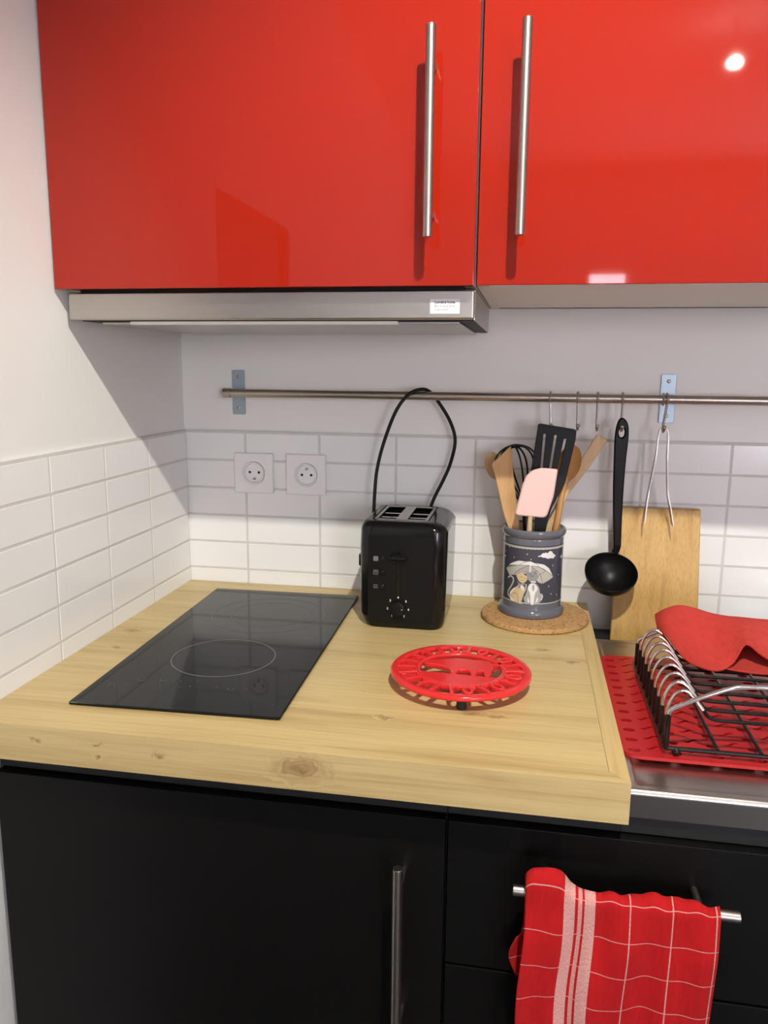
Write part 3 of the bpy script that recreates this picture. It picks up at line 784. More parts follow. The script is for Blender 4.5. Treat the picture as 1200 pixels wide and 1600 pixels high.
# open top: rim, then a well down to a floor
pX0, pX1, pY0, pY1 = .4285, .5265, -.2010, -.0625
def fit(v, z):                                  # project the outer ring on the well's outline
    return None
well = []
for z, e in ((TTZ, 0), (TTZ - .006, .0005), (TTZ - .040, .0005)):
    pts = rrect(pX0 + e, pX1 - e, pY0 + e, pY1 - e, .004, 7)
    well.append(ring(bm, [(x, y, z) for x, y in pts]))
loop_bridge(bm, last, well[0]); loop_bridge(bm, well[0], well[1]); loop_bridge(bm, well[1], well[2]); bm.faces.new(well[2])
body = obj('body', bm, M['blk_gloss'], t, angle=40)
# matte front panel
bm = bmn()
pts = round_poly([(.4270, .010), (.5385, .010), (.5400, .162), (.4265, .162)], .006)
def fpan(u, v, w): return (u, TY0 - .0012 + w + max(0, (.022 - v)) * .06, v)
slab(bm, pts, fpan, .003, holes=[round_poly([(.4772, .060), (.4812, .060), (.4806, .153), (.4778, .153)], .001, 2)], bev=.0005)
fpn = obj('front_panel', bm, M['blk_satin'], t)
bm = bmn(); box(bm, .4770, .4814, TY0 + .0005, TY0 + .0012, .059, .1535); obj('lever_slot', bm, M['hole'], fpn)
bm = bmn(); pts = smooth_poly([(.4640, .1225), (.4700, .1205), (.4890, .1205), (.4950, .1225), (.4950, .1290), (.4880, .1320), (.4715, .1320), (.4640, .1290)], 2)
slab(bm, pts, lambda u, v, w: (u, TY0 - .0135 + w + 900 * (v - .126) ** 2 * .1, v), .0105, bev=.003); cyl(bm, (.4792, TY0 - .004, .126), (.4792, TY0 + .006, .126), .0018, 10)
obj('lever', bm, M['blk_plastic'], t)
DX, DZ = .4795, .0370
bm = bmn(); lathe(bm, (DX, TY0 - .001, DZ), [(0, .0108), (.0098, .0108), (.0118, .0098), (.0126, .008), (.0132, 0)], 40, axis=(0, -1, 0))
dl = obj('browning_dial', bm, M['blk_satin'], t)
bm = bmn(); cyl(bm, (DX + .0082, TY0 - .0117, DZ + .0005), (DX + .0082, TY0 - .0121, DZ + .0005), .0008, 10); obj('dial_pointer', bm, M['print_white'], dl)
bm = bmn(); yt = TY0 - .0014
for i, s in enumerate('1234567'):
    a = math.radians(234 - i * 48); cx, cz = DX + .0182 * math.cos(a), DZ + .0182 * math.sin(a)
    text_bm(bm, s, .0056, lambda u, v: (cx + u, yt, cz + v), 0, bold=.00012)
obj('dial_numerals', bm, M['print_white'], fpn)
bm = bmn()
for k, z in enumerate((.1215, .0978, .0735)):
    x = .4405
    if k == 0: slab(bm, round_poly([(x - .0042, z - .0042), (x + .0042, z - .0042), (x + .0042, z + .0042), (x - .0042, z + .0042)], .0012), lambda u, v, w: (u, yt + w, v), .0004)
    elif k == 1:
        o_ = round_poly([(x - .0042, z - .0042), (x + .0042, z - .0042), (x + .0042, z + .0042), (x - .0042, z + .0042)], .0016); i_ = [((p - x) * .8 + x, (q - z) * .8 + z) for p, q in o_]
        slab(bm, o_, lambda u, v, w: (u, yt + w, v), .0004, holes=[i_])
        slab(bm, [(x - .0022, z - .0015), (x - .0014, z - .0015), (x - .0014, z + .0012), (x - .0004, z + .0012), (x - .0004, z - .0015), (x + .0004, z - .0015), (x + .0004, z + .0012), (x + .0014, z + .0012), (x + .0014, z - .0015), (x + .0022, z - .0015), (x + .0022, z + .0022), (x - .0022, z + .0022)], lambda u, v, w: (u, yt + w, v), .0004)
    else:
        text_bm(bm, 'stop', .0044, lambda u, v: (x + u, yt, z + .0019 + v), 0, bold=.0001); text_bm(bm, 'eject', .0044, lambda u, v: (x + u, yt, z - .0021 + v), 0, bold=.0001)
obj('button_symbols', bm, M['print_grey'], fpn)
for z in (.1210, .0973, .0730):
    bm = bmn(); lathe(bm, (.4525, TY0 - .001, z), [(0, .0026), (.003, .0026), (.0042, .0016), (.0046, 0)], 24, axis=(0, -1, 0)); obj('button', bm, M['blk_plastic'], t)
# steel slot plate
bm = bmn(); pz = TTZ - .002
hl = [[(.4360, -.1930), (.4680, -.1930), (.4680, -.0700), (.4360, -.0700)], [(.4870, -.1930), (.5190, -.1930), (.5190, -.0700), (.4870, -.0700)]]
slab(bm, rrect(.4310, .5240, -.1985, -.0650, .003, 3), lambda u, v, w: (u, v, pz + w), .0022, holes=hl, bev=.0005); sp = obj('slot_plate', bm, M['steel'], t)
bm = bmn()
for (x0, x1) in ((.4350, .4680), (.4860, .5190)):
    for yy in (-.150, -.112): cyl(bm, (x0 - .001, yy, pz - .004), (x1 + .001, yy, pz - .004), .0012, 8)
    for xx in (x0 + .008, x1 - .008): cyl(bm, (xx, -.195, pz - .016), (xx, -.068, pz - .016), .0011, 8)
obj('bread_guard', bm, M['chrome'], sp)
bm = bmn(); rg = rbox_section(bm, [((TX0 + .010, TX1 - .006, TY0 + .006, TY1 - .006, .018), .0002), ((TX0 + .010, TX1 - .006, TY0 + .006, TY1 - .006, .018), .004)]); bm.faces.new(rg); obj('base', bm, M['blk_plastic'], t)
bm = bmn(); box(bm, TX0 - .005, TX0 + .002, -.205, -.165, .10, .122, .003); obj('side_grip', bm, M['blk_gloss'], t)
bm = bmn()
cord = crom([(.4060, -.062, .140), (.4035, -.060, .160), (.4055, -.058, .215), (.4095, -.057, .254), (.4220, -.059, .303), (.4440, -.0605, .3600), (.4665, -.0590, .3905), (.4890, -.0470, .4005), (.5040, -.0335, .3950), (.5200, -.0305, .3760), (.5420, -.030, .341), (.5520, -.030, .306), (.5445, -.030, .2640), (.5320, -.030, .232), (.5120, -.032, .188), (.500, -.036, .14), (.492, -.040, .08), (.47, -.040, .02), (.44, -.04, .0045)], 8)
tube(bm, cord, .0033, 10); cyl(bm, (.4065, -.062, .122), (.4050, -.061, .152), .0052, 12, 0, .001)
obj('power_cord', bm, M['cord'], t)

# ------------------------------------------------------------------ cork mat, crock
bm = bmn(); lathe(bm, (.7100, -.1200, .0002), [(0, 0), (.0925, 0), (.0948, .0015), (.0955, .005), (.0942, .0085), (.0918, .0098), (0, .0098)], 72)
tag(obj('cork_mat', bm, M['cork'], base=(.71, -.12, 0)), 'round cork mat under the grey cat crock', 'mat')
KX, KY, KZ, KR = .7030, -.1080, .0101, .0525
t = thing('utensil_crock', 'grey glazed crock with two cats under an umbrella, full of kitchen tools', 'crock', (KX, KY, KZ))
bm = bmn()
prof = [(0, 0), (.0555, 0), (.0575, .0015), (.0585, .006), (.0580, .0105), (.0560, .0135), (.0535, .0150), (.0525, .017), (.0525, .0285), (.0525, .130), (.0525, .1385), (.0520, .1405), (.0535, .1425), (.0558, .1455), (.0566, .1495), (.0560, .1535), (.0535, .1558), (.0505, .1555), (.0485, .1530), (.0482, .145), (.0480, .012), (0, .011)]
mis = [0] * (len(prof) - 1); mis[8] = 2; mis[19] = 1; mis[20] = 1; mis[18] = 1
lathe(bm, (KX, KY, KZ), prof, 96, mis=mis); obj('pot', bm, [M['crock'], M['crock_in'], M['crock_band']], t, angle=30)
bm = bmn(); A0 = math.atan2(-1.503 - KY, .6814 - KX)
def on_pot(X, z, lift):
    a = A0 + X / KR; r = KR + lift
    return (KX + r * math.cos(a), KY + r * math.sin(a), z)
def px2(zx, zy):
    s = max(-.97, min(.97, (zx - 548) / 418.)); a = math.asin(s)
    return (a * KR, .0108 + (1500 - (zy + 95 * (1 - math.cos(a)))) / 8350)
def decal(pts, mi, lift, sm=0, raw=False):
    p = [px2(*q) for q in pts] if not raw else pts
    if sm: p = smooth_poly(p, sm)
    tmp = bmesh.new(); f = tmp.faces.new([tmp.verts.new((a, b, 0)) for a, b in p])
    bmesh.ops.triangulate(tmp, faces=[f])
    lo = min(a for a, b in p); hi = max(a for a, b in p); k = lo + .003
    while k < hi:
        bmesh.ops.bisect_plane(tmp, geom=tmp.verts[:] + tmp.edges[:] + tmp.faces[:], plane_co=(k, 0, 0), plane_no=(1, 0, 0)); k += .003
    mp_ = {v: bm.verts.new(on_pot(v.co.x, v.co.y, lift)) for v in tmp.verts}
    for f in tmp.faces:
        vs_ = [mp_[v] for v in f.verts]
        n = (vs_[1].co - vs_[0].co).cross(vs_[2].co - vs_[0].co); c = f.calc_center_median(); q = Vector(on_pot(c.x, c.y, 1)) - Vector((KX, KY, c.y))
        if n.dot(q) < 0: vs_ = vs_[::-1]
        bm.faces.new(vs_).material_index = mi
    tmp.free()
def stroke(pts, w, mi, lift):
    p = [Vector(px2(*q)) for q in pts]
    p = [Vector((q.x, q.y)) for q in crom([(a.x, a.y, 0) for a in p], 4)]
    L1, R1 = [], []
    for i in range(len(p)):
        d = (p[min(i + 1, len(p) - 1)] - p[max(i - 1, 0)]).normalized(); n = Vector((-d.y, d.x)) * w / 2
        L1.append(p[i] + n); R1.append(p[i] - n)
    for i in range(len(p) - 1):
        vs_ = [bm.verts.new(on_pot(q.x, q.y, lift)) for q in (L1[i], R1[i], R1[i + 1], L1[i + 1])]
        n = (vs_[1].co - vs_[0].co).cross(vs_[2].co - vs_[0].co)
        if n.dot(vs_[0].co - Vector((KX, KY, vs_[0].co.z))) < 0: vs_ = vs_[::-1]
        bm.faces.new(vs_).material_index = mi
WHT, CRM, GRY, BEI, CAT, INK = range(6)
# bands
def band(z0, z1, mi, lift, scal=0):
    n = 96
    lo = ring(bm, [on_pot(2 * PI * KR * k / n, z0 - (.0007 if scal and k % 2 else 0), lift) for k in range(n)]); hi = ring(bm, [on_pot(2 * PI * KR * k / n, z1, lift) for k in range(n)])
    loop_bridge(bm, lo, hi, mi)
z_ = .0101 + .1245; band(z_, z_ + .0032, CRM, .0002, 1)
z_ = .0101 + .0268; band(z_, z_ + .0019, CRM, .0002, 0)
for sx, sy in ((225, 445), (472, 543), (295, 600), (525, 617), (822, 690), (780, 1003), (815, 1117), (165, 1100), (155, 715), (905, 825), (895, 1130), (175, 510)):
    c = px2(sx, sy); decal([(c[0] + .0010 * math.cos(a), c[1] + .0010 * math.sin(a)) for a in [2 * PI * k / 6 for k in range(6)]], WHT, .0002, raw=True)
cl = [(612, 562), (650, 553), (680, 512), (705, 515), (722, 498), (742, 520), (765, 480), (800, 478), (815, 510), (835, 525), (858, 545), (835, 562), (828, 588), (790, 580), (750, 597), (720, 580), (680, 582), (655, 565), (625, 575)]
decal(cl, WHT, .0002, 1)
decal([(128, 540), (150, 545), (160, 570), (185, 580), (170, 600), (128, 605)], CRM, .0002, 1); decal([(975, 480), (950, 490), (945, 525), (915, 545), (925, 575), (975, 580)], CRM, .0002, 1)
# umbrella
decal([(188, 768), (215, 735), (340, 712), (500, 706), (640, 725), (760, 790), (832, 850), (828, 872), (700, 970), (640, 950), (590, 900), (480, 830), (330, 855), (250, 875), (235, 866)], CRM, .0002)
decal([(215, 722), (270, 680), (360, 642), (450, 648), (520, 638), (590, 665), (700, 680), (770, 730), (832, 850), (760, 785), (640, 722), (500, 706), (340, 712)], WHT, .0003)
decal([(500, 706), (560, 745), (620, 800), (640, 850), (590, 900), (480, 830), (340, 850), (300, 840), (380, 770)], GRY, .0003)
for s in ([(215, 720), (340, 712), (500, 706), (640, 724), (760, 788), (832, 852)], [(188, 768), (235, 866), (300, 860)], [(300, 850), (380, 770), (500, 708)], [(370, 708), (430, 670), (520, 640)], [(520, 640), (600, 680), (645, 724)],
          [(500, 708), (600, 770), (660, 840), (692, 965)], [(692, 968), (770, 920), (830, 868)], [(645, 724), (720, 770), (640, 840)], [(215, 722), (270, 680), (360, 642), (450, 648), (520, 638), (590, 665), (700, 680), (770, 730), (832, 852)], [(190, 762), (270, 730), (345, 712)]):
    stroke(s, .0006, INK, .0004)
stroke([(520, 700), (522, 760), (518, 800)], .0022, WHT, .0005)
# beige cat
stroke([(222, 912), (252, 882), (290, 905), (296, 965), (262, 1050), (232, 1110), (232, 1165), (262, 1200)], .0028, CRM, .0004)
decal([(395, 985), (440, 1010), (460, 1050), (448, 1110), (425, 1200), (418, 1262), (440, 1290), (385, 1285), (300, 1258), (250, 1205), (250, 1130), (290, 1070), (350, 1030), (372, 995)], BEI, .0004, 1)
decal([(300, 1070), (350, 1038), (330, 1060), (290, 1120), (262, 1160), (256, 1130)], WHT, .0005); decal([(255, 1190), (300, 1215), (330, 1258), (295, 1255), (260, 1225)], WHT, .0005, 1)
decal([(378, 1000), (430, 1010), (455, 1070), (440, 1090), (410, 1060)], WHT, .0005, 1)
decal([(330, 842), (375, 848), (415, 800), (440, 848), (492, 868), (482, 938), (430, 978), (382, 960), (352, 910)], BEI, .00045, 1)
stroke([(475, 985), (470, 1060), (440, 1140), (410, 1260)], .0022, CRM, .0006); stroke([(300, 1130), (355, 1140), (370, 1200), (375, 1280)], .0006, INK, .0007)
decal([(345, 955), (400, 985), (450, 960), (460, 1000), (410, 995), (390, 1060), (360, 1040), (380, 1000)], CAT, .0007)
for s in ([(385, 880), (400, 890), (418, 878)], [(440, 890), (458, 905), (475, 890)], [(405, 925), (420, 935), (440, 925)]): stroke(s, .0005, INK, .0007)
# grey cat
decal([(455, 770), (500, 812), (545, 800), (608, 765), (612, 832), (648, 850), (610, 930), (560, 955), (500, 932), (480, 872)], CAT, .0005, 1)
decal([(500, 1000), (545, 962), (600, 962), (655, 1030), (662, 1115), (710, 1130), (705, 1200), (655, 1262), (600, 1292), (480, 1275), (440, 1205), (480, 1130)], GRY, .00045, 1)
decal([(520, 985), (560, 962), (602, 985), (637, 1050), (592, 1120), (588, 1292), (545, 1292), (535, 1112), (495, 1060)], WHT, .0006, 1)
decal([(560, 975), (590, 1000), (588, 1060), (572, 1095), (552, 1050)], GRY, .0007, 1)
decal([(505, 1170), (525, 1230), (530, 1270), (500, 1240)], WHT, .0006, 1); decal([(630, 1170), (648, 1190), (625, 1250), (605, 1270)], WHT, .0006, 1)
decal([(530, 940), (560, 938), (612, 938), (605, 955), (560, 955), (535, 955)], WHT, .0007, 1)
for q in ((690, 1130), (698, 1165), (688, 1200)): decal([(q[0] - 12, q[1]), (q[0], q[1] - 12), (q[0] + 12, q[1]), (q[0], q[1] + 12)], WHT, .0006, 1)
for s in ([(510, 850), (525, 838), (545, 846)], [(575, 820), (595, 808), (605, 830)], [(530, 870), (560, 862), (575, 850)]): stroke(s, .0006, INK, .0008)
obj('printed_picture', bm, [M['d_white'], M['d_cream'], M['d_grey'], M['d_beige'], M['d_cat'], M['d_ink']], t, recalc=False)

# ------------------------------------------------------------------ tools in the crock
def plane(yb, k): return lambda u, v, w: (u, yb + k * (v - .167) + w, v)
GT = 'kitchen tools standing in the grey crock'
bm = bmn(); f = plane(-.113, .10)
pts = round_poly([(.6238, .2729), (.6567, .3059), (.6655, .2376), (.6740, .1868), (.694, .060), (.699, .0235), (.685, .0235), (.672, .08), (.6585, .1593), (.6480, .1858), (.6326, .2454)], .004, 3)
slab(bm, pts, f, .0055, bev=.0012); tag(obj('wooden_turner', bm, M['beech'], base=(.692, -.127, .0235)), 'slant-edged wooden turner at the crock edge nearest the toaster', 'turner', GT)
# pale wooden spoon behind
bm = bmn()
def spoon(bm, head, hw_, hh, hy, tip, hyt, rad=.0042, ang=0., dish=.006):
    """head: centre of the oval bowl; tip: bottom end of the handle"""
    n, m = 28, 7
    hc = Vector((head[0], hy, head[1])); ax = Vector((math.sin(ang), 0, math.cos(ang))); si = Vector((math.cos(ang), 0, -math.sin(ang)))
    for face, th in ((0, 0.), (1, .0035)):
        prev = [bm.verts.new(hc + Vector((0, dish + th, 0)))]
        first = prev
        for j in range(1, m + 1):
            r = j / m
            rg = ring(bm, [hc + si * (hw_ * r * math.cos(2 * PI * k / n)) + ax * (hh * r * math.sin(2 * PI * k / n)) + Vector((0, dish * (1 - r * r) + th * (1 - .5 * r * r), 0)) for k in range(n)])
            if len(prev) == 1:
                for k in range(n): bm.faces.new((prev[0], rg[k], rg[(k + 1) % n]))
            else: loop_bridge(bm, prev, rg)
            prev = rg
        if face == 0: rim = prev
        else: loop_bridge(bm, rim, prev)
    neck = hc - ax * hh * .86 + Vector((0, .003, 0)); tp = Vector((tip[0], hyt, tip[1]))
    tube(bm, [neck + ax * .006, neck, neck.lerp(tp, .12), neck.lerp(tp, .5), tp], [rad * 1.2, rad * 1.25, rad * 1.05, rad, rad * .95], 14)
spoon(bm, (.6268, .2650), .0160, .0265, -.062, (.735, .028), -.112, .0036, -.33)
tag(obj('wooden_spoon', bm, M['beech_pale'], base=(.735, -.112, .028)), 'pale wooden spoon mostly hidden behind the slant-edged turner', 'spoon', GT)
# whisk
t = thing('whisk', 'black wire whisk between the slant-edged turner and the slotted turner', 'whisk', (.708, -.103, .03), GT)
A = Vector((.7050, -.1180, .030)); B = Vector((.6850, -.0905, .200)); E_ = Vector((.6590, -.0700, .3040)); dr = (E_ - B).normalized()
sd = Vector((1, 0, 0)); sd = (sd - dr * sd.dot(dr)).normalized(); fd = dr.cross(sd); ln = (E_ - B).length
bm = bmn(); tube(bm, [A, A.lerp(B, .4), B], [.0065, .0075, .0055], 16); obj('handle', bm, M['blk_plastic'], t)
for k, wdt in enumerate((.040, .037, .034, .036)):
    a = PI * k / 4 + .25; s = sd * math.cos(a) + fd * (.55 * math.sin(a)); s = s * wdt
    loop_ = [B - s * .10, B + dr * ln * .22 - s * .42, B + dr * ln * .52 - s * .88, B + dr * ln * .76 - s * .96, B + dr * ln * .93 - s * .62, B + dr * ln * (1. - .012 * k), B + dr * ln * .93 + s * .62, B + dr * ln * .76 + s * .96, B + dr * ln * .52 + s * .88, B + dr * ln * .22 + s * .42, B + s * .10]
    bm = bmn(); tube(bm, crom(loop_, 6), .0017, 8); obj('wire_loop', bm, M['blk_plastic'], t)
# slotted turner
bm = bmn(); f = plane(-.121, .12)
pts = round_poly([(.7023, .3464), (.7680, .3368), (.7672, .3203), (.7526, .2448), (.7310, .1990), (.7235, .1678), (.7150, .0240), (.7040, .0240), (.7035, .1669), (.7032, .1917), (.6918, .2528)], .005, 4)
hs = [round_poly([(a[0] - .0021, a[1]), (b[0] - .0021, b[1]), (b[0] + .0021, b[1]), (a[0] + .0021, a[1])], .002, 3) for a, b in (((.7140, .3285), (.7105, .2575)), ((.7327, .3266), (.7250, .2580)), ((.7493, .3205), (.7385, .2580)))]
slab(bm, pts, f, .0034, holes=hs, bev=.0008); tag(obj('slotted_turner', bm, M['blk_nylon'], base=(.71, -.138, .024)), 'black turner with three long slots, tallest behind the pink spatula', 'turner', GT)
# pink spatula
t = thing('silicone_spatula', 'pink silicone spatula in front of the black slotted turner', 'spatula', (.695, -.155, .03), GT)
bm = bmn(); f = plane(-.153, .08)
pts = round_poly([(.7100, .2732), (.7378, .2718), (.7328, .2259), (.7232, .1925), (.7183, .1882), (.6720, .1904), (.6691, .1947), (.6797, .2437), (.6850, .2587), (.6954, .2689)], .004, 4)
def pinkf(u, v, w):
    x, y, z = f(u, v, w); c = .0040 * math.exp(-((u - (.708 + (v - .19) * .12)) / .007) ** 2) * max(0, min(1, (.262 - v) / .03))
    return (x, y - (c if w < .004 else 0), z)
slab(bm, pts, f, .0085, bev=.0022)
obj('blade', bm, M['pink'], t)
bm = bmn(); tube(bm, [(.6990, -.1460, .205), (.6950, -.1470, .188), (.6940, -.1455, .1500), (.6990, -.138, .026)], [.0025, .0040, .0050, .005], 14); obj('handle', bm, M['beech_pale'], t)
# wooden spoon and flat spatula
bm = bmn(); spoon(bm, (.7585, .2770), .0205, .0330, -.092, (.7240, .0250), -.124, .0054, .22, .007)
tag(obj('wooden_spoon', bm, M['olive'], base=(.724, -.124, .025)), 'orange-brown wooden spoon between the slotted turner and the tall flat spatula', 'spoon', GT)
bm = bmn(); f = plane(-.0845, .12)
pts = round_poly([(.8055, .3264), (.8241, .3165), (.7950, .2682), (.7600, .2180), (.7360, .1613), (.7180, .0255), (.7060, .0255), (.7210, .1606), (.7500, .2213), (.7830, .2870)], .0025, 3)
slab(bm, pts, f, .0075, bev=.0012); tag(obj('wooden_spatula', bm, M['beech_pale'], base=(.712, -.109, .0255)), 'tall flat wooden spatula leaning towards the ladle', 'spatula', GT)

# ------------------------------------------------------------------ ladle
t = thing('soup_ladle', 'black soup ladle hanging from the rail before the wooden board', 'ladle', (.848, -.055, .33))
bm = bmn(); f = lambda u, v, w: (u, -.0638 + w, v)
pts = smooth_poly([(.8480, .3583), (.8585, .3477), (.8607, .3240), (.8578, .2794), (.8571, .2099), (.8590, .1350), (.8594, .1180), (.8461, .1180), (.8455, .1350), (.8398, .2092), (.8370, .2788), (.8359, .3302), (.8402, .3524)], 2)
slab(bm, pts, f, .0082, holes=[circ(.8478, .3305, .0050, 20, .0088)], bev=.0025); obj('handle', bm, M['blk_nylon'], t)
bm = bmn(); nrm = Vector((.05, -math.cos(math.radians(55)), math.sin(math.radians(55)))).normalized(); bc = Vector((.8412, -.0950, .0860)); R_ = .0462
prof = [(R_ * math.sin(math.radians(a)), -R_ * .86 * math.cos(math.radians(a))) for a in (0, 12, 24, 36, 48, 60, 72, 82, 90)]
outr = [(r * 1.0, h) for r, h in prof]; inn = [(max(0, r - .0022), h + .0022) for r, h in prof][::-1]; inn[-1] = (0, inn[-1][1]); inn[0] = (R_ - .0022, .0)
lathe(bm, bc, outr + [(R_ - .001, .0012)] + inn, 56, axis=nrm)
# neck joining the bowl to the handle
tube(bm, crom([(.8525, -.0615, .128), (.8518, -.0603, .119), (.8490, -.0588, .1125)], 4), .004, 12, flat=(.0042, .0062))
obj('bowl', bm, M['blk_nylon'], t)

# ------------------------------------------------------------------ tongs
t = thing('kitchen_tongs', 'springy steel tongs hanging open from the end hook before the board', 'tongs', (.9225, -.06, .335))
def strip(bm, path, w, th):
    """flat band: path in (x, z), width along y"""
    P = [Vector((a, 0, b)) for a, b, _ in path]; ds = frame_dirs(P); prev = None
    for i, p in enumerate(P):
        ww = path[i][2]; n = Vector((-ds[i].z, 0, ds[i].x)) * th / 2; yc = -.0603
        rg = [bm.verts.new(q) for q in (p + n + Vector((0, yc - ww, 0)), p + n + Vector((0, yc + ww, 0)), p - n + Vector((0, yc + ww, 0)), p - n + Vector((0, yc - ww, 0)))]
        if prev: loop_bridge(bm, prev, rg)
        else: bm.faces.new(rg)
        prev = rg
    bm.faces.new(prev[::-1])
cv = crom([(.8955, .1720, 0), (.8975, .2000, 0), (.9000, .2260, 0), (.9075, .2850, 0), (.9098, .3220, 0), (.9120, .3365, 0), (.9178, .3402, 0), (.9240, .3365, 0), (.9268, .3220, 0), (.9275, .2850, 0), (.9325, .2260, 0), (.9385, .2000, 0), (.9450, .1680, 0)], 12)
wd = lambda z, s=0: .0042 + .0033 * max(0, min(1, (.325 - z) / .04)) if z > .23 else .0075 + (.23 - z) * .10 + s * .004 * abs(((.23 - z) / .011) % 2 - 1)
bm = bmn(); strip(bm, [(p.x, p.y, wd(p.y, 0)) for p in cv], .008, .0017)
obj('spring_strip', bm, M['rail'], t, angle=60)
# ------------------------------------------------------------------ cutting board
bm = bmn(); yb, yt_, zb, zt = -.0570, -.0150, -.0498, .1920
k = (yt_ - yb) / (zt - zb)
f = lambda u, v, w: (u, yb + k * (v - zb) - .0145 + w, v)
slab(bm, round_poly([(.8492, zb), (1.0010, zb), (.9975, zt), (.8575, zt)], .0012, 2), f, .0145, bev=.0015)
tag(obj('cutting_board', bm, M['bamboo'], base=(.925, -.06, zb)), 'bamboo cutting board leaning on the tiles behind the ladle', 'cutting board')

# ------------------------------------------------------------------ red cast trivet
TXc, TYc, TZ0, TZ1 = .6048, -.4500, .0165, .0240; RT = .0985
t = thing('cast_trivet', 'round red enamelled openwork trivet on small black feet, on the oak worktop', 'trivet', (TXc, TYc, 0))
bm = bmn(); f = lambda u, v, w: (TXc + u, TYc + v, TZ0 + w); th = TZ1 - TZ0
slab(bm, circ(0, 0, RT, 96), f, th, holes=[circ(0, 0, RT - .0115, 80)], bev=.002)
slab(bm, circ(0, 0, .0650, 80), f, th, holes=[circ(0, 0, .0570, 72)], bev=.0016)
def polar(pts, a0):                              # (r, s) with s across, turned to angle a0
    return [(r * math.cos(a0) - s * math.sin(a0), r * math.sin(a0) + s * math.cos(a0)) for r, s in pts]
r0, r1 = .0625, .0885; rnd = random.Random(5)
nb = 22
for i in range(nb):                              # letter-like bars of the rim
    a = 2 * PI * i / nb + .06; kind = (i * 7 + i // 3) % 5; w = .0030
    if kind in (0, 1, 3): slab(bm, polar([(r0, -w), (r1, -w * 1.15), (r1, w * 1.15), (r0, w)], a), lambda u, v, q: f(u, v, q + .0002), th + .0010, bev=.0012)
    if kind == 1: slab(bm, polar([(r0 + .004, w * .6), (r0 + .010, w * .6), (r0 + .010, w + .0065), (r0 + .004, w + .0065)], a), f, th + .0006, bev=.001)
    if kind == 2:
        slab(bm, polar([(r0, -.007), (r1, .0005), (r1, .0060), (r0, -.0015)], a), f, th + .0010, bev=.001); slab(bm, polar([(r0, .0015), (r0 + .012, -.003), (r0 + .012, .002), (r0, .0065)], a), f, th + .0008, bev=.001)
    if kind == 3: slab(bm, polar([(r1 - .008, w * .6), (r1 - .002, w * .6), (r1 - .002, w + .006), (r1 - .008, w + .006)], a), f, th + .0006, bev=.001)
    if kind == 4:
        slab(bm, polar(circ((r0 + r1) / 2, 0, .0128, 24, .0078), a), f, th + .0010, holes=[polar(circ((r0 + r1) / 2, 0, .0075, 20, .0032), a)], bev=.0010)
# standing animal figure on a ground segment inside the ring
seg = [(.0585 * math.cos(a), .0585 * math.sin(a)) for a in [math.radians(q) for q in range(199, 343, 8)]]
slab(bm, seg, f, th, bev=.0012)
body_ = smooth_poly([(-.0560, .0140), (-.050, .0215), (-.036, .0265), (-.020, .0335), (.010, .0360), (.036, .0350), (.0440, .0270), (.0465, .0080), (.0440, -.0010), (.0425, -.0225), (.0340, -.0225), (.0325, -.0045), (.0240, -.0045), (.0225, -.0225), (.0150, -.0225), (.0130, -.0045), (-.0030, -.0040), (-.0050, -.0225), (-.0125, -.0225), (-.0150, -.0040), (-.026, .0040), (-.036, .0085), (-.046, .0085)], 1)
slab(bm, body_, lambda u, v, q: f(u, v, q + .0004), th + .0008, bev=.0015)
slab(bm, [(.041, .026), (.056, .0335), (.057, .028), (.046, .018)], f, th, bev=.001)
obj('openwork_plate', bm, M['trivet'], t, angle=50)
for a in (-84, 36, 156):
    q = math.radians(a); x, y = TXc + .0800 * math.cos(q), TYc + .0800 * math.sin(q)
    bm = bmn(); cyl(bm, (x, y, .0100), (x, y, TZ0 + .003), .0042, 16); fo = obj('foot', bm, M['trivet'], t)
    bm = bmn(); lathe(bm, (x, y, .0001), [(0, 0), (.0060, 0), (.0068, .0012), (.0068, .0115), (.0055, .0125), (0, .0125)], 20); obj('rubber_tip', bm, M['rubber'], fo)

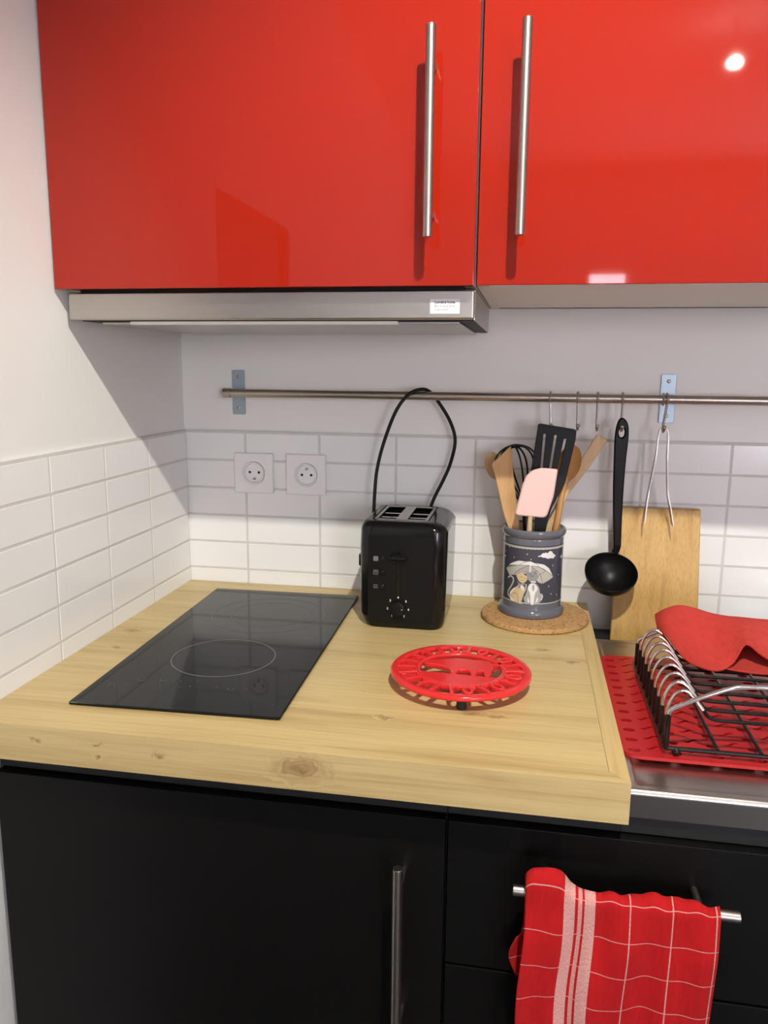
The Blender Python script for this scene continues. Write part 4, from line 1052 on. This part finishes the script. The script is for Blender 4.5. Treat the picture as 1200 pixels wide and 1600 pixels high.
# ------------------------------------------------------------------ lamps of the room
LX, LY, LZ = .86, -1.36, 1.40
t = thing('ceiling_spotlight', 'small ceiling spotlight aimed at the worktop', 'lamp', (LX, LY, LZ))
aim = Vector((.52, -.20, .05)); ld = (aim - Vector((LX, LY, LZ))).normalized(); lp = Vector((LX, LY, LZ))
bm = bmn(); lathe(bm, lp, [(.030, .002), (.034, .0), (.034, -.075), (.02, -.09), (0, -.09), (0, -.088), (.018, -.086), (.028, -.02), (.030, .002)], 28, axis=ld); obj('housing', bm, M['white_board'], t)
top_ = lp - ld * .085
bm = bmn(); cyl(bm, top_, (top_.x, top_.y, CZ), .006, 12); cyl(bm, (top_.x, top_.y, CZ - .02), (top_.x, top_.y, CZ), .04, 24, 0, .003); obj('ceiling_mount', bm, M['white_board'], t)
L = bpy.data.lights.new('spot_beam', 'SPOT'); L.energy = 98; L.color = (1., .965, .85); L.spot_size = math.radians(74); L.spot_blend = .8; L.shadow_soft_size = .016
lo = bpy.data.objects.new('spot_beam', L); C.objects.link(lo); lo.location = lp + ld * .006 + Vector((0, 0, H)); lo.rotation_euler = ld.to_track_quat('-Z', 'Y').to_euler()
gx, gy, gz = 1.338, -2.468, 1.481
t = thing('pendant_lamp', 'small round glass pendant lamp in the room behind', 'lamp', (gx, gy, gz))
bm = bmn(); sphere(bm, (gx, gy, gz), .027, 24, sz=.7); obj('globe', bm, M['lamp_glass'], t)
bm = bmn(); cyl(bm, (gx, gy, gz + .025), (gx, gy, CZ), .004, 10); cyl(bm, (gx, gy, gz + .020), (gx, gy, gz + .05), .014, 16); obj('stem', bm, M['white_board'], t)
wd_ = bpy.data.worlds.new('room_world'); sc.world = wd_; wd_.use_nodes = True
wd_.node_tree.nodes['Background'].inputs[0].default_value = (.55, .62, .8, 1); wd_.node_tree.nodes['Background'].inputs[1].default_value = .15

# ------------------------------------------------------------------ camera
yaw, pitch, roll, fpx = .1769, -.1821, .0090, 1229.8
cy_, sy_, cp, sp_ = math.cos(yaw), math.sin(yaw), math.cos(pitch), math.sin(pitch)
fw = Vector((-sy_ * cp, cy_ * cp, sp_)); rt = Vector((cy_, sy_, 0)); up = rt.cross(fw)
c_, s_ = math.cos(roll), math.sin(roll); r2, u2 = rt * c_ + up * s_, up * c_ - rt * s_
cam = bpy.data.cameras.new('camera'); co = bpy.data.objects.new('camera', cam); C.objects.link(co)
cam.sensor_fit = 'HORIZONTAL'; cam.sensor_width = 36; cam.lens = fpx / 1200 * 36; cam.clip_start = .01
mw = Matrix((r2, u2, -fw)).transposed().to_4x4(); mw.translation = Vector((.6814, -1.5031, .4402 + H)); co.matrix_world = mw
sc.camera = co
sc.cycles.use_denoising = True
sc.cycles.max_bounces = 10; sc.cycles.diffuse_bounces = 6
sc.cycles.sample_clamp_indirect = 8
